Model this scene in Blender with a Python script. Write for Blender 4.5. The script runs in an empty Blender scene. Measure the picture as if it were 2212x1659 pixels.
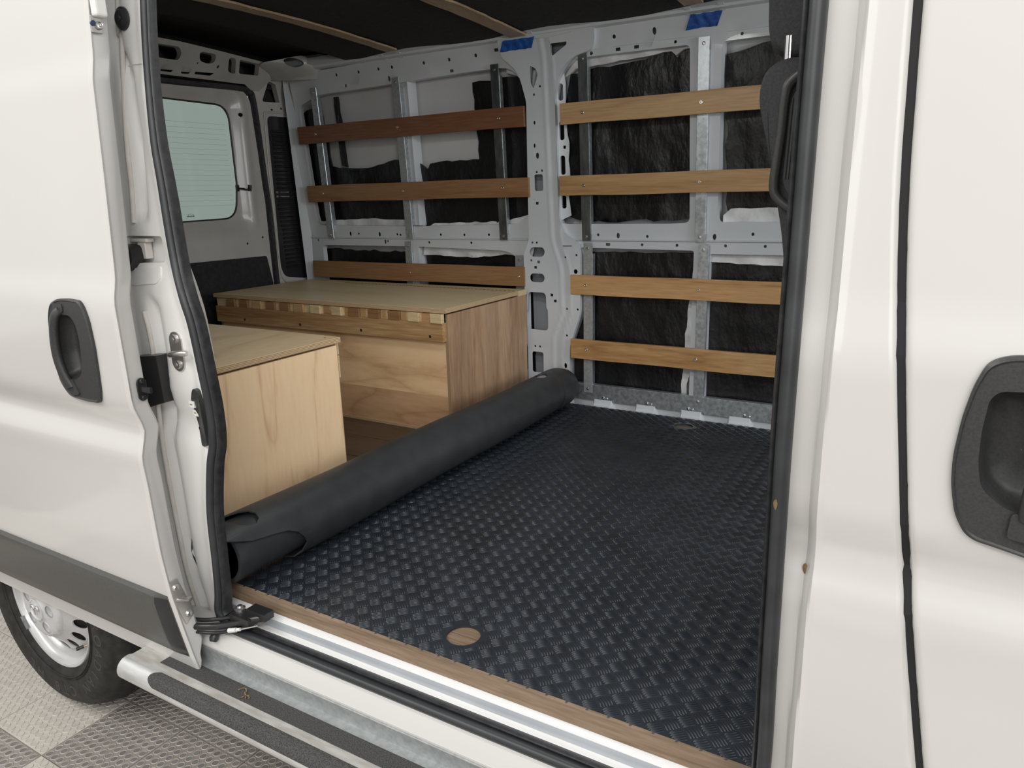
import bpy, math, random
from math import sin, cos, pi, radians, atan2, hypot, sqrt
from mathutils import Vector, Matrix
from mathutils.geometry import delaunay_2d_cdt
import numpy as np

random.seed(7)
SC = bpy.context.scene
COL = SC.collection

# ------------------------------------------------------------------ camera
cd = bpy.data.cameras.new('camera')
cam = bpy.data.objects.new('camera', cd)
COL.objects.link(cam)
cd.sensor_fit = 'HORIZONTAL'
cd.sensor_width = 36.0
cd.lens = 25.9506
cd.clip_start = 0.02
cd.clip_end = 100
cam.matrix_world = Matrix(((0.858988, -0.106000, 0.500903, 0.000000), (0.511313, 0.228089, -0.828574, -1.060000), (-0.026422, 0.967853, 0.250125, 0.920000), (0, 0, 0, 1)))
SC.camera = cam

# ------------------------------------------------------------------ world, lamps, exposure
w = bpy.data.worlds.new('world')
SC.world = w
w.use_nodes = True
nt = w.node_tree
nt.nodes.clear()
bg = nt.nodes.new('ShaderNodeBackground')
bg.inputs[0].default_value = (1.0, 0.985, 0.955, 1)
bg.inputs[1].default_value = 0.66
wo = nt.nodes.new('ShaderNodeOutputWorld')
nt.links.new(bg.outputs[0], wo.inputs[0])


def area(name, loc, target, sx, sy, power, colour):
    l = bpy.data.lights.new(name, 'AREA')
    l.shape = 'RECTANGLE'
    l.size = sx
    l.size_y = sy
    l.energy = power
    l.color = colour
    o = bpy.data.objects.new(name, l)
    o.location = loc
    d = Vector(target) - Vector(loc)
    o.rotation_euler = d.to_track_quat('-Z', 'Y').to_euler()
    COL.objects.link(o)
    return o


# the open garage door behind the photographer, the windscreen end, and added fill lamps
area('garage_door_daylight', (3.6, -6.0, 2.0), (-.7, .5, .6), 6.0, 3.2, 135, (1.0, 0.985, 0.96))
area('windscreen_daylight', (2.2, .9, 1.25), (-1.6, .9, .4), 1.4, .9, 34, (.95, .98, 1.0))
area('overhead_fill', (-2.4, -2.2, 3.0), (-1.5, -.3, -.5), 3.4, .5, 75, (1.0, 0.98, 0.94))  # overhead fill added to brighten the floor and sill
area('overhead_fill', (1.4, -2.6, 3.0), (-.2, -.3, 0), 3.4, .5, 72, (1.0, 0.98, 0.95))  # second added overhead fill, brings out the door crease
area('cargo_fill', (-1.1, .55, 1.52), (-1.3, .8, .2), .30, .12, 5.5, (1.0, .98, .95))  # added fill lamp lifting the van interior

SC.view_settings.view_transform = 'Standard'
SC.view_settings.look = 'None'
SC.view_settings.gamma = 1
SC.view_settings.use_curve_mapping = False
SC.view_settings.exposure = 0.0


# ------------------------------------------------------------------ materials
def mat(name, base, rough=0.5, metal=0.0, coat=0.0, spec=0.5):
    m = bpy.data.materials.new(name)
    m.use_nodes = True
    b = m.node_tree.nodes['Principled BSDF']
    b.inputs['Base Color'].default_value = (*base, 1)
    b.inputs['Roughness'].default_value = rough
    b.inputs['Metallic'].default_value = metal
    b.inputs['Coat Weight'].default_value = coat
    b.inputs['Specular IOR Level'].default_value = spec
    b.inputs['Coat Roughness'].default_value = 0.08
    return m


def N(m, t, **kw):
    n = m.node_tree.nodes.new(t)
    for k, v in kw.items():
        setattr(n, k, v)
    return n


def L(m, a, b):
    m.node_tree.links.new(a, b)


def ramp(m, stops):
    r = N(m, 'ShaderNodeValToRGB')
    e = r.color_ramp.elements
    e[0].position, e[0].color = stops[0][0], (*stops[0][1], 1)
    e[1].position, e[1].color = stops[-1][0], (*stops[-1][1], 1)
    for p, c in stops[1:-1]:
        x = e.new(p)
        x.color = (*c, 1)
    return r


def coords(m, scale=(1, 1, 1), rot=(0, 0, 0), kind='Object'):
    t = N(m, 'ShaderNodeTexCoord')
    mp = N(m, 'ShaderNodeMapping')
    mp.inputs['Scale'].default_value = scale
    mp.inputs['Rotation'].default_value = rot
    L(m, t.outputs[kind], mp.inputs['Vector'])
    return mp.outputs[0]


def noisy(name, c1, c2, scale=20, rough=0.5, metal=0.0, bump=0.0, bscale=None, stretch=(1, 1, 1), detail=6, lo=.35, hi=.65,
          coat=0.0, spec=0.5, rvar=0.0, bdist=.002):
    m = mat(name, c1, rough, metal, coat, spec)
    b = m.node_tree.nodes['Principled BSDF']
    v = coords(m, stretch)
    n = N(m, 'ShaderNodeTexNoise')
    n.inputs['Scale'].default_value = scale
    n.inputs['Detail'].default_value = detail
    L(m, v, n.inputs['Vector'])
    r = ramp(m, [(lo, c1), (hi, c2)])
    L(m, n.outputs['Fac'], r.inputs[0])
    L(m, r.outputs[0], b.inputs['Base Color'])
    if rvar:
        mr = N(m, 'ShaderNodeMapRange')
        mr.inputs['To Min'].default_value = rough - rvar
        mr.inputs['To Max'].default_value = rough + rvar
        L(m, n.outputs['Fac'], mr.inputs['Value'])
        L(m, mr.outputs[0], b.inputs['Roughness'])
    if bump:
        n2 = N(m, 'ShaderNodeTexNoise')
        n2.inputs['Scale'].default_value = bscale or scale
        n2.inputs['Detail'].default_value = 4
        L(m, v, n2.inputs['Vector'])
        bp = N(m, 'ShaderNodeBump')
        bp.inputs['Strength'].default_value = bump
        bp.inputs['Distance'].default_value = bdist
        L(m, n2.outputs['Fac'], bp.inputs['Height'])
        L(m, bp.outputs[0], b.inputs['Normal'])
    return m


def wood(name, dark, mid, light, axis='x', scale=9.0, stretch=14.0, rings=2.2, rough=0.45, seed=0.0, staves=None, fine=.35):
    """Long-grained wood: stretched noise warped into cathedral figure, plus fine pores."""
    m = mat(name, mid, rough, 0, 0.05)
    b = m.node_tree.nodes['Principled BSDF']
    s = {'x': (1 / stretch, 1, 1), 'y': (1, 1 / stretch, 1), 'z': (1, 1, 1 / stretch)}[axis]
    t = N(m, 'ShaderNodeTexCoord')
    mp = N(m, 'ShaderNodeMapping')
    mp.inputs['Scale'].default_value = s
    mp.inputs['Location'].default_value = (seed, seed * .7, seed * 1.3)
    L(m, t.outputs['Object'], mp.inputs['Vector'])
    n = N(m, 'ShaderNodeTexNoise')
    n.inputs['Scale'].default_value = scale
    n.inputs['Detail'].default_value = 2
    n.inputs['Roughness'].default_value = .4
    L(m, mp.outputs[0], n.inputs['Vector'])
    mul = N(m, 'ShaderNodeMath', operation='MULTIPLY')
    mul.inputs[1].default_value = rings * 6.283
    L(m, n.outputs['Fac'], mul.inputs[0])
    sn = N(m, 'ShaderNodeMath', operation='SINE')
    L(m, mul.outputs[0], sn.inputs[0])
    f = N(m, 'ShaderNodeTexNoise')
    f.inputs['Scale'].default_value = scale * 16
    f.inputs['Detail'].default_value = 4
    L(m, mp.outputs[0], f.inputs['Vector'])
    mx = N(m, 'ShaderNodeMath', operation='MULTIPLY_ADD')
    mx.inputs[1].default_value = fine * 2
    L(m, f.outputs['Fac'], mx.inputs[0])
    h = N(m, 'ShaderNodeMath', operation='MULTIPLY_ADD')
    h.inputs[1].default_value = .30
    h.inputs[2].default_value = .5 - fine
    ab = N(m, 'ShaderNodeMath', operation='ABSOLUTE')
    L(m, sn.outputs[0], ab.inputs[0])
    pw = N(m, 'ShaderNodeMath', operation='POWER')
    pw.inputs[1].default_value = .35
    L(m, ab.outputs[0], pw.inputs[0])
    sb = N(m, 'ShaderNodeMath', operation='SUBTRACT')
    sb.inputs[1].default_value = .72
    L(m, pw.outputs[0], sb.inputs[0])
    L(m, sb.outputs[0], h.inputs[0])
    L(m, h.outputs[0], mx.inputs[2])
    r = ramp(m, [(.12, dark), (.5, mid), (.82, light)])
    L(m, mx.outputs[0], r.inputs[0])
    out = r.outputs[0]
    if staves:
        # edge-glued staves of slightly different tone
        ax, wdt = staves
        sep = N(m, 'ShaderNodeSeparateXYZ')
        L(m, t.outputs['Object'], sep.inputs[0])
        dv = N(m, 'ShaderNodeMath', operation='DIVIDE')
        dv.inputs[1].default_value = wdt
        L(m, sep.outputs[ax], dv.inputs[0])
        fl = N(m, 'ShaderNodeMath', operation='FLOOR')
        L(m, dv.outputs[0], fl.inputs[0])
        wn = N(m, 'ShaderNodeTexWhiteNoise', noise_dimensions='1D')
        L(m, fl.outputs[0], wn.inputs['W'])
        mr = N(m, 'ShaderNodeMapRange')
        mr.inputs['To Min'].default_value = .78
        mr.inputs['To Max'].default_value = 1.08
        L(m, wn.outputs['Value'], mr.inputs['Value'])
        vm = N(m, 'ShaderNodeVectorMath', operation='SCALE')
        L(m, out, vm.inputs[0])
        L(m, mr.outputs[0], vm.inputs['Scale'])
        out = vm.outputs[0]
    L(m, out, b.inputs['Base Color'])
    bp = N(m, 'ShaderNodeBump')
    bp.inputs['Strength'].default_value = .15
    bp.inputs['Distance'].default_value = .001
    L(m, f.outputs['Fac'], bp.inputs['Height'])
    L(m, bp.outputs[0], b.inputs['Normal'])
    return m


def ply(name, axis=2, period=.0042):
    m = mat(name, (.5, .35, .2), .6)
    b = m.node_tree.nodes['Principled BSDF']
    t = N(m, 'ShaderNodeTexCoord')
    sep = N(m, 'ShaderNodeSeparateXYZ')
    L(m, t.outputs['Object'], sep.inputs[0])
    ml = N(m, 'ShaderNodeMath', operation='MULTIPLY')
    ml.inputs[1].default_value = 6.283 / period
    L(m, sep.outputs[axis], ml.inputs[0])
    s = N(m, 'ShaderNodeMath', operation='SINE')
    L(m, ml.outputs[0], s.inputs[0])
    mr = N(m, 'ShaderNodeMapRange')
    mr.inputs['From Min'].default_value = -1
    L(m, s.outputs[0], mr.inputs['Value'])
    r = ramp(m, [(.2, (.33, .22, .12)), (.7, (.62, .46, .28))])
    L(m, mr.outputs[0], r.inputs[0])
    L(m, r.outputs[0], b.inputs['Base Color'])
    return m


M = {}
M['paint'] = noisy('white_car_paint', (.60, .592, .578), (.612, .604, .59), 3, .28, coat=.6)
M['primer'] = noisy('white_inner_paint', (.57, .605, .64), (.61, .64, .67), 5, .42, bump=.08, bscale=60, coat=.15)
M['jamb'] = noisy('white_jamb_paint', (.85, .845, .83), (.88, .875, .86), 6, .35, bump=.05, bscale=30, coat=.3)
M['sealer'] = noisy('seam_sealer', (.66, .63, .59), (.74, .72, .69), 30, .6, bump=.4, bscale=60)
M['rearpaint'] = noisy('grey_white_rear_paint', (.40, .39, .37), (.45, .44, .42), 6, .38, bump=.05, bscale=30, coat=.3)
M['caulk'] = noisy('white_foam_backing', (.62, .63, .65), (.78, .79, .80), 14, .7, bump=.9, bscale=22, bdist=.006)
M['skin'] = noisy('bare_outer_skin', (.60, .62, .63), (.67, .68, .69), 4, .55)
M['zinc'] = noisy('galvanised_steel', (.42, .46, .49), (.62, .66, .68), 60, .38, .85, bump=.1, bscale=80, rvar=.1, detail=3)
M['zincdull'] = noisy('dull_galvanised_steel', (.36, .38, .39), (.46, .48, .485), 90, .5, .55, bump=.2, bscale=120, rvar=.08, detail=8)
M['zincdark'] = noisy('dark_steel', (.13, .145, .145), (.24, .26, .26), 40, .4, .8, stretch=(1, 1, .3))
M['steel'] = mat('bright_steel', (.62, .60, .58), .3, .95)
M['chrome'] = mat('chrome', (.85, .85, .86), .12, 1.0)
M['rubber'] = noisy('black_seal_rubber', (.018, .019, .021), (.035, .036, .04), 60, .42, bump=.1, bscale=120)
M['rubber2'] = noisy('grey_black_seal_rubber', (.022, .024, .027), (.036, .039, .043), 18, .42, stretch=(.3, 1, 1))
M['plastic'] = noisy('black_textured_plastic', (.030, .031, .032), (.042, .043, .044), 300, .42, bump=.25, bscale=500, bdist=.0005)
M['plastic2'] = noisy('smooth_black_plastic', (.018, .018, .020), (.022, .022, .024), 30, .3)
M['mould'] = noisy('charcoal_moulding', (.070, .070, .066), (.085, .085, .080), 220, .36, bump=.2, bscale=400, bdist=.0005)
M['gapdark'] = mat('dark_gap', (.012, .011, .012), .8)
M['insul'] = noisy('black_insulation_facing', (.004, .004, .0048), (.008, .008, .009), 7, .42, bump=1.0, bscale=16, bdist=.012, stretch=(1, 1, .55), spec=.5)
M['cavity'] = mat('recess_shade_grey', (.26, .28, .31), .6)  # recess shade painted as grey on the plate behind the pillar holes
M['ceil'] = noisy('black_felt_ceiling', (.010, .010, .012), (.019, .019, .022), 60, .85, bump=.4, bscale=200)
M['matrubber'] = noisy('black_mat_rubber', (.016, .0205, .027), (.025, .031, .040), 9, .36, spec=.65, bump=.1, bscale=200, bdist=.0005)
M['roll'] = noisy('smooth_mat_underside', (.027, .030, .033), (.035, .039, .042), 18, .50, bump=.12, bscale=150, spec=.4, bdist=.001)
M['tape'] = noisy('blue_masking_tape', (.004, .055, .26), (.012, .10, .40), 40, .5, bump=.9, bscale=45, bdist=.004)
M['seat'] = noisy('dark_seat_cloth', (.022, .023, .026), (.036, .037, .040), 260, .8, bump=.4, bscale=400)
M['grip'] = noisy('anti_slip_tape', (.022, .022, .023), (.085, .085, .082), 420, .8, bump=.8, bscale=420, detail=2, bdist=.0012)
M['alu'] = noisy('brushed_alu_edge', (.60, .61, .61), (.74, .75, .75), 70, .38, .6, bump=.2, bscale=90, stretch=(.2, 1, 1))
M['dirt'] = noisy('dusty_alu_edge', (.47, .45, .41), (.62, .62, .60), 70, .5, .45, bump=.3, bscale=60, stretch=(.25, 1, 1))
M['sillpaint'] = noisy('scuffed_sill_paint', (.78, .78, .79), (.84, .84, .85), 10, .35, bump=.3, bscale=60, stretch=(.3, 1, 1), coat=.3)
M['channel'] = noisy('grey_step_paint', (.42, .45, .49), (.50, .53, .57), 5, .35, coat=.3)
M['tyre'] = noisy('tyre_rubber', (.020, .019, .018), (.036, .034, .032), 40, .62, bump=.2, bscale=120, spec=.3)
M['tyretext'] = mat('raised_tyre_lettering', (.050, .048, .045), .55)
M['wheel'] = noisy('silver_wheel_paint', (.56, .56, .56), (.66, .66, .66), 8, .33, .35, coat=.3)
M['cap'] = noisy('silver_hub_plastic', (.60, .60, .61), (.68, .68, .68), 8, .35, .2, coat=.2)
M['liner'] = mat('wheel_arch_liner', (.015, .015, .015), .8)
M['brass'] = mat('valve_brass', (.5, .42, .3), .35, .8)
M['dry'] = noisy('dry_leaf', (.16, .10, .045), (.30, .21, .11), 80, .8)
M['whitep'] = mat('white_nylon', (.75, .75, .72), .4)
M['bluegrey'] = mat('dark_blue_part', (.02, .04, .09), .3)
M['spot'] = mat('pale_grey', (.30, .31, .31), .5)

M['tile_l'] = noisy('light_grey_tile', (.52, .485, .435), (.60, .565, .515), 9, .5, bump=.15, bscale=40)
M['tile_d'] = noisy('dark_grey_tile', (.27, .24, .22), (.34, .31, .285), 9, .48, bump=.15, bscale=40)
M['tile_l_rim'] = noisy('worn_light_tile_rim', (.42, .39, .35), (.58, .55, .50), 30, .5)
M['tile_l_disc'] = noisy('light_tile_stud', (.50, .465, .42), (.58, .545, .50), 12, .5)
M['tile_d_disc'] = noisy('dark_tile_stud', (.175, .16, .15), (.235, .22, .205), 14, .5)
M['tile_d_rim'] = noisy('worn_dark_tile_rim', (.40, .37, .34), (.55, .52, .48), 25, .5)
M['grout'] = noisy('floor_joint', (.07, .055, .035), (.14, .10, .06), 12, .9)

M['slat_tan'] = wood('tan_poplar_slat', (.31, .185, .08), (.50, .32, .155), (.60, .41, .22), 'x', 9, 16, 2.0, seed=1)
M['slat_tan2'] = wood('golden_poplar_slat', (.28, .15, .060), (.45, .27, .12), (.56, .37, .19), 'x', 9, 16, 2.3, seed=5)
M['slat_brown'] = wood('brown_oiled_slat', (.24, .11, .04), (.50, .285, .12), (.62, .39, .185), 'x', 9, 14, 2.2, seed=9)
M['slat_dark'] = wood('red_brown_slat', (.115, .045, .022), (.18, .075, .036), (.25, .12, .06), 'x', 9, 16, 1.6, seed=13)
M['slat_mid'] = wood('mid_brown_slat', (.17, .085, .035), (.27, .145, .065), (.36, .21, .10), 'x', 9, 16, 1.8, seed=17)
M['slat_mix'] = wood('two_tone_slat', (.24, .115, .04), (.44, .25, .10), (.58, .40, .20), 'x', 7, 9, 1.8, seed=22)
M['maple'] = wood('maple_plywood', (.56, .35, .18), (.86, .625, .39), (.90, .71, .48), 'z', 5.0, 7, 4.2, seed=3, fine=.24)
M['maple2'] = wood('brown_maple_boards', (.25, .135, .075), (.44, .285, .175), (.54, .38, .245), 'z', 6, 8, 2.0, seed=31, staves=('Y', .105))
M['front'] = wood('figured_maple_panel', (.42, .22, .10), (.82, .565, .32), (.88, .66, .42), 'x', 3.2, 4.5, 4.0, seed=40, fine=.2)
M['front_dark'] = wood('brown_maple_board', (.30, .15, .075), (.56, .345, .19), (.70, .47, .28), 'x', 3.2, 4.5, 4.0, seed=44, fine=.22)
M['lid'] = wood('sanded_ply_lid', (.40, .30, .16), (.62, .50, .30), (.72, .60, .40), 'x', 5, 6, 1.6, seed=50, fine=.2)
M['lid_y'] = wood('near_ply_lid', (.40, .28, .15), (.62, .47, .28), (.74, .60, .40), 'y', 5, 5, 1.8, seed=53, fine=.2)
M['cleat'] = wood('brown_cleat', (.20, .10, .04), (.40, .235, .105), (.60, .43, .23), 'x', 10, 20, 1.6, seed=61)
M['block'] = wood('pale_pine_block', (.50, .36, .18), (.68, .53, .31), (.76, .62, .42), 'x', 8, 4, 1.3, seed=70)
M['ply'] = ply('plywood_edge')
M['plyx'] = ply('plywood_edge_upright', 1, .004)
M['rib'] = wood('rough_pine_strip', (.20, .13, .07), (.38, .27, .17), (.50, .38, .27), 'y', 10, 12, 1.8, seed=80)
M['plank'] = wood('worn_wood_vinyl', (.095, .062, .038), (.195, .137, .09), (.29, .215, .155), 'x', 14, 16, 2.6, rough=.5, seed=90)
M['plankd'] = wood('dark_wood_vinyl', (.035, .023, .015), (.085, .055, .036), (.13, .09, .06), 'x', 14, 12, 2.2, rough=.45, seed=95)


def glassm():
    m = bpy.data.materials.new('green_tinted_glass')
    m.use_nodes = True
    n = m.node_tree
    n.nodes.clear()
    t = n.nodes.new('ShaderNodeBsdfTransparent')
    t.inputs[0].default_value = (.63, .70, .675, 1)
    g = n.nodes.new('ShaderNodeBsdfGlossy')
    g.inputs['Roughness'].default_value = .05
    f = n.nodes.new('ShaderNodeFresnel')
    f.inputs[0].default_value = 1.35
    x = n.nodes.new('ShaderNodeMixShader')
    o = n.nodes.new('ShaderNodeOutputMaterial')
    n.links.new(f.outputs[0], x.inputs[0])
    n.links.new(t.outputs[0], x.inputs[1])
    n.links.new(g.outputs[0], x.inputs[2])
    n.links.new(x.outputs[0], o.inputs[0])
    return m


M['glass'] = glassm()


# ------------------------------------------------------------------ mesh helpers
class MB:
    def __init__(s):
        s.v = []
        s.f = []
        s.mi = []

    def add(s, vs, fs, mi=0):
        o = len(s.v)
        s.v += [tuple(v) for v in vs]
        s.f += [tuple(i + o for i in f) for f in fs]
        s.mi += [mi] * len(fs)
        return s

    def box(s, a, b, mi=0):
        x0, y0, z0 = [min(p, q) for p, q in zip(a, b)]
        x1, y1, z1 = [max(p, q) for p, q in zip(a, b)]
        v = [(x, y, z) for x in (x0, x1) for y in (y0, y1) for z in (z0, z1)]
        f = [(0, 1, 3, 2), (4, 6, 7, 5), (0, 4, 5, 1), (2, 3, 7, 6), (0, 2, 6, 4), (1, 5, 7, 3)]
        return s.add(v, f, mi)

    def loft(s, rings, closed=True, cap=False, mi=0):
        n = len(rings[0])
        v = [p for r in rings for p in r]
        f = []
        m = n if closed else n - 1
        for i in range(len(rings) - 1):
            for j in range(m):
                k = (j + 1) % n
                f.append((i * n + j, i * n + k, (i + 1) * n + k, (i + 1) * n + j))
        if cap:
            f.append(tuple(range(n))[::-1])
            f.append(tuple((len(rings) - 1) * n + j for j in range(n)))
        return s.add(v, f, mi)

    def tube(s, pts, r, n=10, cap=True, mi=0):
        pts = [Vector(p) for p in pts]
        rings = []
        up = None
        for i, p in enumerate(pts):
            t = (pts[min(i + 1, len(pts) - 1)] - pts[max(i - 1, 0)]).normalized()
            if up is None:
                up = t.orthogonal().normalized()
            up = (up - t * up.dot(t)).normalized()
            b = t.cross(up)
            rr = r[i] if isinstance(r, (list, tuple)) else r
            rings.append([p + (up * cos(a) + b * sin(a)) * rr for a in [2 * pi * k / n for k in range(n)]])
        return s.loft(rings, True, cap, mi)

    def cyl(s, a, b, r, n=20, mi=0, r2=None):
        a = Vector(a)
        b = Vector(b)
        return s.tube([a, b], [r, r if r2 is None else r2], n, True, mi)

    def lathe(s, prof, c, axis='y', n=48, mi=0, cap=False):
        """prof: (radius, offset along axis) pairs."""
        rings = []
        for r, h in prof:
            ring = []
            for k in range(n):
                a = 2 * pi * k / n
                if axis == 'y':
                    ring.append((c[0] + r * cos(a), c[1] + h, c[2] + r * sin(a)))
                elif axis == 'x':
                    ring.append((c[0] + h, c[1] + r * cos(a), c[2] + r * sin(a)))
                else:
                    ring.append((c[0] + r * cos(a), c[1] + r * sin(a), c[2] + h))
            rings.append(ring)
        return s.loft(rings, True, cap, mi)

    def plate(s, outer, holes=(), fmap=None, thick=.002, grid=None, back=None, mi=0, walls=True):
        """2-D outline with holes, triangulated, mapped by fmap(u, v, d) where d is depth behind the face."""
        pts, ed = [], []

        def loop(lp):
            o = len(pts)
            pts.extend(Vector(p[:2]) for p in lp)
            ed.extend((o + i, o + (i + 1) % len(lp)) for i in range(len(lp)))
        loop(outer)
        for h in holes:
            loop(h)
        if grid:
            us, vs = grid
            for u in us:
                for v in vs:
                    if pip((u, v), outer) and not any(pip((u, v), h) for h in holes):
                        pts.append(Vector((u, v)))
        r = delaunay_2d_cdt(pts, ed, [], 1, 1e-6)
        vv, ff = r[0], r[2]
        keep = []
        for f in ff:
            c = sum((vv[i] for i in f), Vector((0, 0))) / len(f)
            if pip(c, outer) and not any(pip(c, h) for h in holes):
                keep.append(tuple(f))
        if not keep:
            return s
        a = 0.0
        f = keep[0]
        for i in range(len(f)):
            p, q = vv[f[i]], vv[f[(i + 1) % len(f)]]
            a += p.x * q.y - q.x * p.y
        n = len(vv)
        front = [fmap(p.x, p.y, 0.0) for p in vv]
        if thick is None:
            return s.add(front, keep, mi)
        backv = [fmap(p.x, p.y, thick) for p in vv]
        fs = list(keep) + [tuple(i + n for i in reversed(f)) for f in keep]
        if walls:
            es = {}
            for f in keep:
                for i in range(len(f)):
                    e = (f[i], f[(i + 1) % len(f)])
                    es[e] = 1
            for (i, j) in es:
                if (j, i) not in es:
                    fs.append((j, i, i + n, j + n))
        return s.add(front + backv, fs, mi)

    def build(s, name, m, parent=None, smooth=None, bevel=0, label=None, seg=2):
        me = bpy.data.meshes.new(name)
        me.from_pydata(s.v, [], s.f)
        ms = m if isinstance(m, (list, tuple)) else [m]
        for x in ms:
            me.materials.append(M[x])
        if len(ms) > 1:
            me.polygons.foreach_set('material_index', s.mi)
        me.validate()
        import bmesh
        bm = bmesh.new()
        bm.from_mesh(me)
        bmesh.ops.recalc_face_normals(bm, faces=bm.faces)
        bm.to_mesh(me)
        bm.free()
        if smooth is not None:
            me.polygons.foreach_set('use_smooth', [True] * len(me.polygons))
            me.set_sharp_from_angle(angle=radians(smooth))
        o = bpy.data.objects.new(name, me)
        COL.objects.link(o)
        if parent:
            o.parent = parent
            o.matrix_parent_inverse = parent_world(parent).inverted()
        if bevel:
            bv = o.modifiers.new('bevel', 'BEVEL')
            bv.width = bevel
            bv.segments = seg
            bv.limit_method = 'ANGLE'
            bv.angle_limit = radians(35)
        if label:
            o['label'] = label
        return o


def parent_world(p):
    m = Matrix.Translation(p.location)
    return m


def pip(p, poly):
    x, y = p[0], p[1]
    c = False
    j = len(poly) - 1
    for i in range(len(poly)):
        xi, yi = poly[i][0], poly[i][1]
        xj, yj = poly[j][0], poly[j][1]
        if (yi > y) != (yj > y) and x < (xj - xi) * (y - yi) / (yj - yi) + xi:
            c = not c
        j = i
    return c


def thing(name, label, cat, loc=(0, 0, 0), group=None):
    o = bpy.data.objects.new(name, None)
    o.empty_display_size = .05
    COL.objects.link(o)
    o.location = loc
    o['label'] = label
    o['category'] = cat
    if group:
        o['group'] = group
    return o


def tag(o, label, cat, group=None):
    o['label'] = label
    o['category'] = cat
    if group:
        o['group'] = group
    return o


def ang(*a):
    return a


def circle(cx, cz, r, n=12, rz=None):
    rz = rz or r
    return [(cx + r * cos(2 * pi * k / n + .1), cz + rz * sin(2 * pi * k / n + .1)) for k in range(n)]


def rrect(x0, z0, x1, z1, r, n=4):
    if x0 > x1:
        x0, x1 = x1, x0
    if z0 > z1:
        z0, z1 = z1, z0
    r = min(r, (x1 - x0) / 2 * .98, (z1 - z0) / 2 * .98)
    out = []
    for cx, cz, a0 in ((x1 - r, z1 - r, 0), (x0 + r, z1 - r, 90), (x0 + r, z0 + r, 180), (x1 - r, z0 + r, 270)):
        for k in range(n + 1):
            a = radians(a0 + 90 * k / n)
            out.append((cx + r * cos(a), cz + r * sin(a)))
    return out


def rpoly(pts, r, n=4):
    """Round the corners of a polygon."""
    out = []
    m = len(pts)
    for i in range(m):
        p0, p1, p2 = Vector(pts[i - 1][:2]), Vector(pts[i][:2]), Vector(pts[(i + 1) % m][:2])
        rr = pts[i][2] if len(pts[i]) > 2 else r
        a, b = (p0 - p1), (p2 - p1)
        d = min(rr, a.length * .49, b.length * .49)
        if d < 1e-5:
            out.append(tuple(p1))
            continue
        s0 = p1 + a.normalized() * d
        s1 = p1 + b.normalized() * d
        for k in range(n + 1):
            t = k / n
            q = s0 * (1 - t) ** 2 + p1 * 2 * t * (1 - t) + s1 * t * t
            out.append((q.x, q.y))
    return out


def frange(a, b, st):
    n = max(1, int(round((b - a) / st)))
    return [a + (b - a) * i / n for i in range(n + 1)]


def rag(pts, amp=.006, step=.03, seed=0):
    """Ragged, hand-cut version of an outline."""
    rnd = random.Random(seed)
    out = []
    for i in range(len(pts)):
        p, q = Vector(pts[i]), Vector(pts[(i + 1) % len(pts)])
        n = max(1, int((q - p).length / step))
        for k in range(n):
            t = k / n
            w = p.lerp(q, t)
            if k:
                w += Vector((rnd.uniform(-amp, amp), rnd.uniform(-amp, amp)))
            out.append((w.x, w.y))
    return out


def smooth_path(pts, n=8):
    P = [Vector(p) for p in pts]
    out = []
    for i in range(len(P) - 1):
        p0, p1, p2, p3 = P[max(i - 1, 0)], P[i], P[i + 1], P[min(i + 2, len(P) - 1)]
        for k in range(n):
            t = k / n
            out.append(.5 * ((2 * p1) + (p2 - p0) * t + (2 * p0 - 5 * p1 + 4 * p2 - p3) * t * t + (3 * p1 - p0 - 3 * p2 + p3) * t ** 3))
    out.append(P[-1])
    return out


# ------------------------------------------------------------------ the van's section profiles
DZ = [-.62, -.18, -.13, -.076, .054, .163,   .335, .392, .452, .508, .729, .776, .973, 1.107, 1.155, 1.190, 1.28, 1.45, 1.62, 1.70]
DY = [-.10, -.135, -.147, -.157, -.180, -.190, -.195, -.199, -.181, -.200, -.204, -.193, -.183, -.177, -.175, -.167, -.161, -.142, -.11, -.08]


def D(z):
    """y of the outer face of the open sliding door at height z (slightly smoothed)."""
    return sum(float(np.interp(z + d, DZ, DY)) for d in (-.010, -.005, 0, .005, .010)) / 5


def BO(z):
    return D(z) + .09          # closed body side


def JB(z):
    return D(z) + .115         # door jamb, set back from the body side


def FW(z):
    return float(np.interp(z, [-.1, .73, 1.453, 1.54], [1.862, 1.862, 1.824, 1.79]))  # far wall frame, inner face


def CL(y):
    """ceiling height across the van"""
    t = (y - .88) / .95
    return 1.582 - .040 * t * t


van = thing('van', 'white cargo van with its side door slid open, standing on the tiled floor', 'van', (-1.2, .9, -.595))
FLOOR_Z = -.595
# ================================================================== GARAGE FLOOR
floor = thing('floor', 'floor of light and dark grey studded plastic tiles', 'floor', (0, 0, FLOOR_Z))
del floor['category']
floor['kind'] = 'structure'
MB().box((-9, -7, FLOOR_Z - .05), (6, 9, FLOOR_Z - .006)).build('tile_underlay', 'grout', floor)
TS = .2665
TX0, TY0 = -2.095, -.243     # a tile corner


def tile_mesh(name, m):
    b = MB()
    g = .0012
    b.box((g, g, -.008), (TS - g, TS - g, -.0015))
    n = 10
    p = (TS - .004) / n
    for i in range(n):
        for j in range(n):
            cx, cy = .002 + p * (i + .5), .002 + p * (j + .5)
            r = p * .425
            k = 16
            ring = lambda rr, z: [(cx + rr * cos(2 * pi * t / k), cy + rr * sin(2 * pi * t / k), z) for t in range(k)]
            b.loft([ring(r, -.0015), ring(r * .95, 0), ring(r * .87, 0), ring(r * .84, -.0009)], mi=1)
            b.add(ring(r * .84, -.0009), [tuple(range(k))], mi=2)
    o = b.build(name, [m, m + '_rim', m + '_disc'], floor, smooth=40)
    return o


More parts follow.
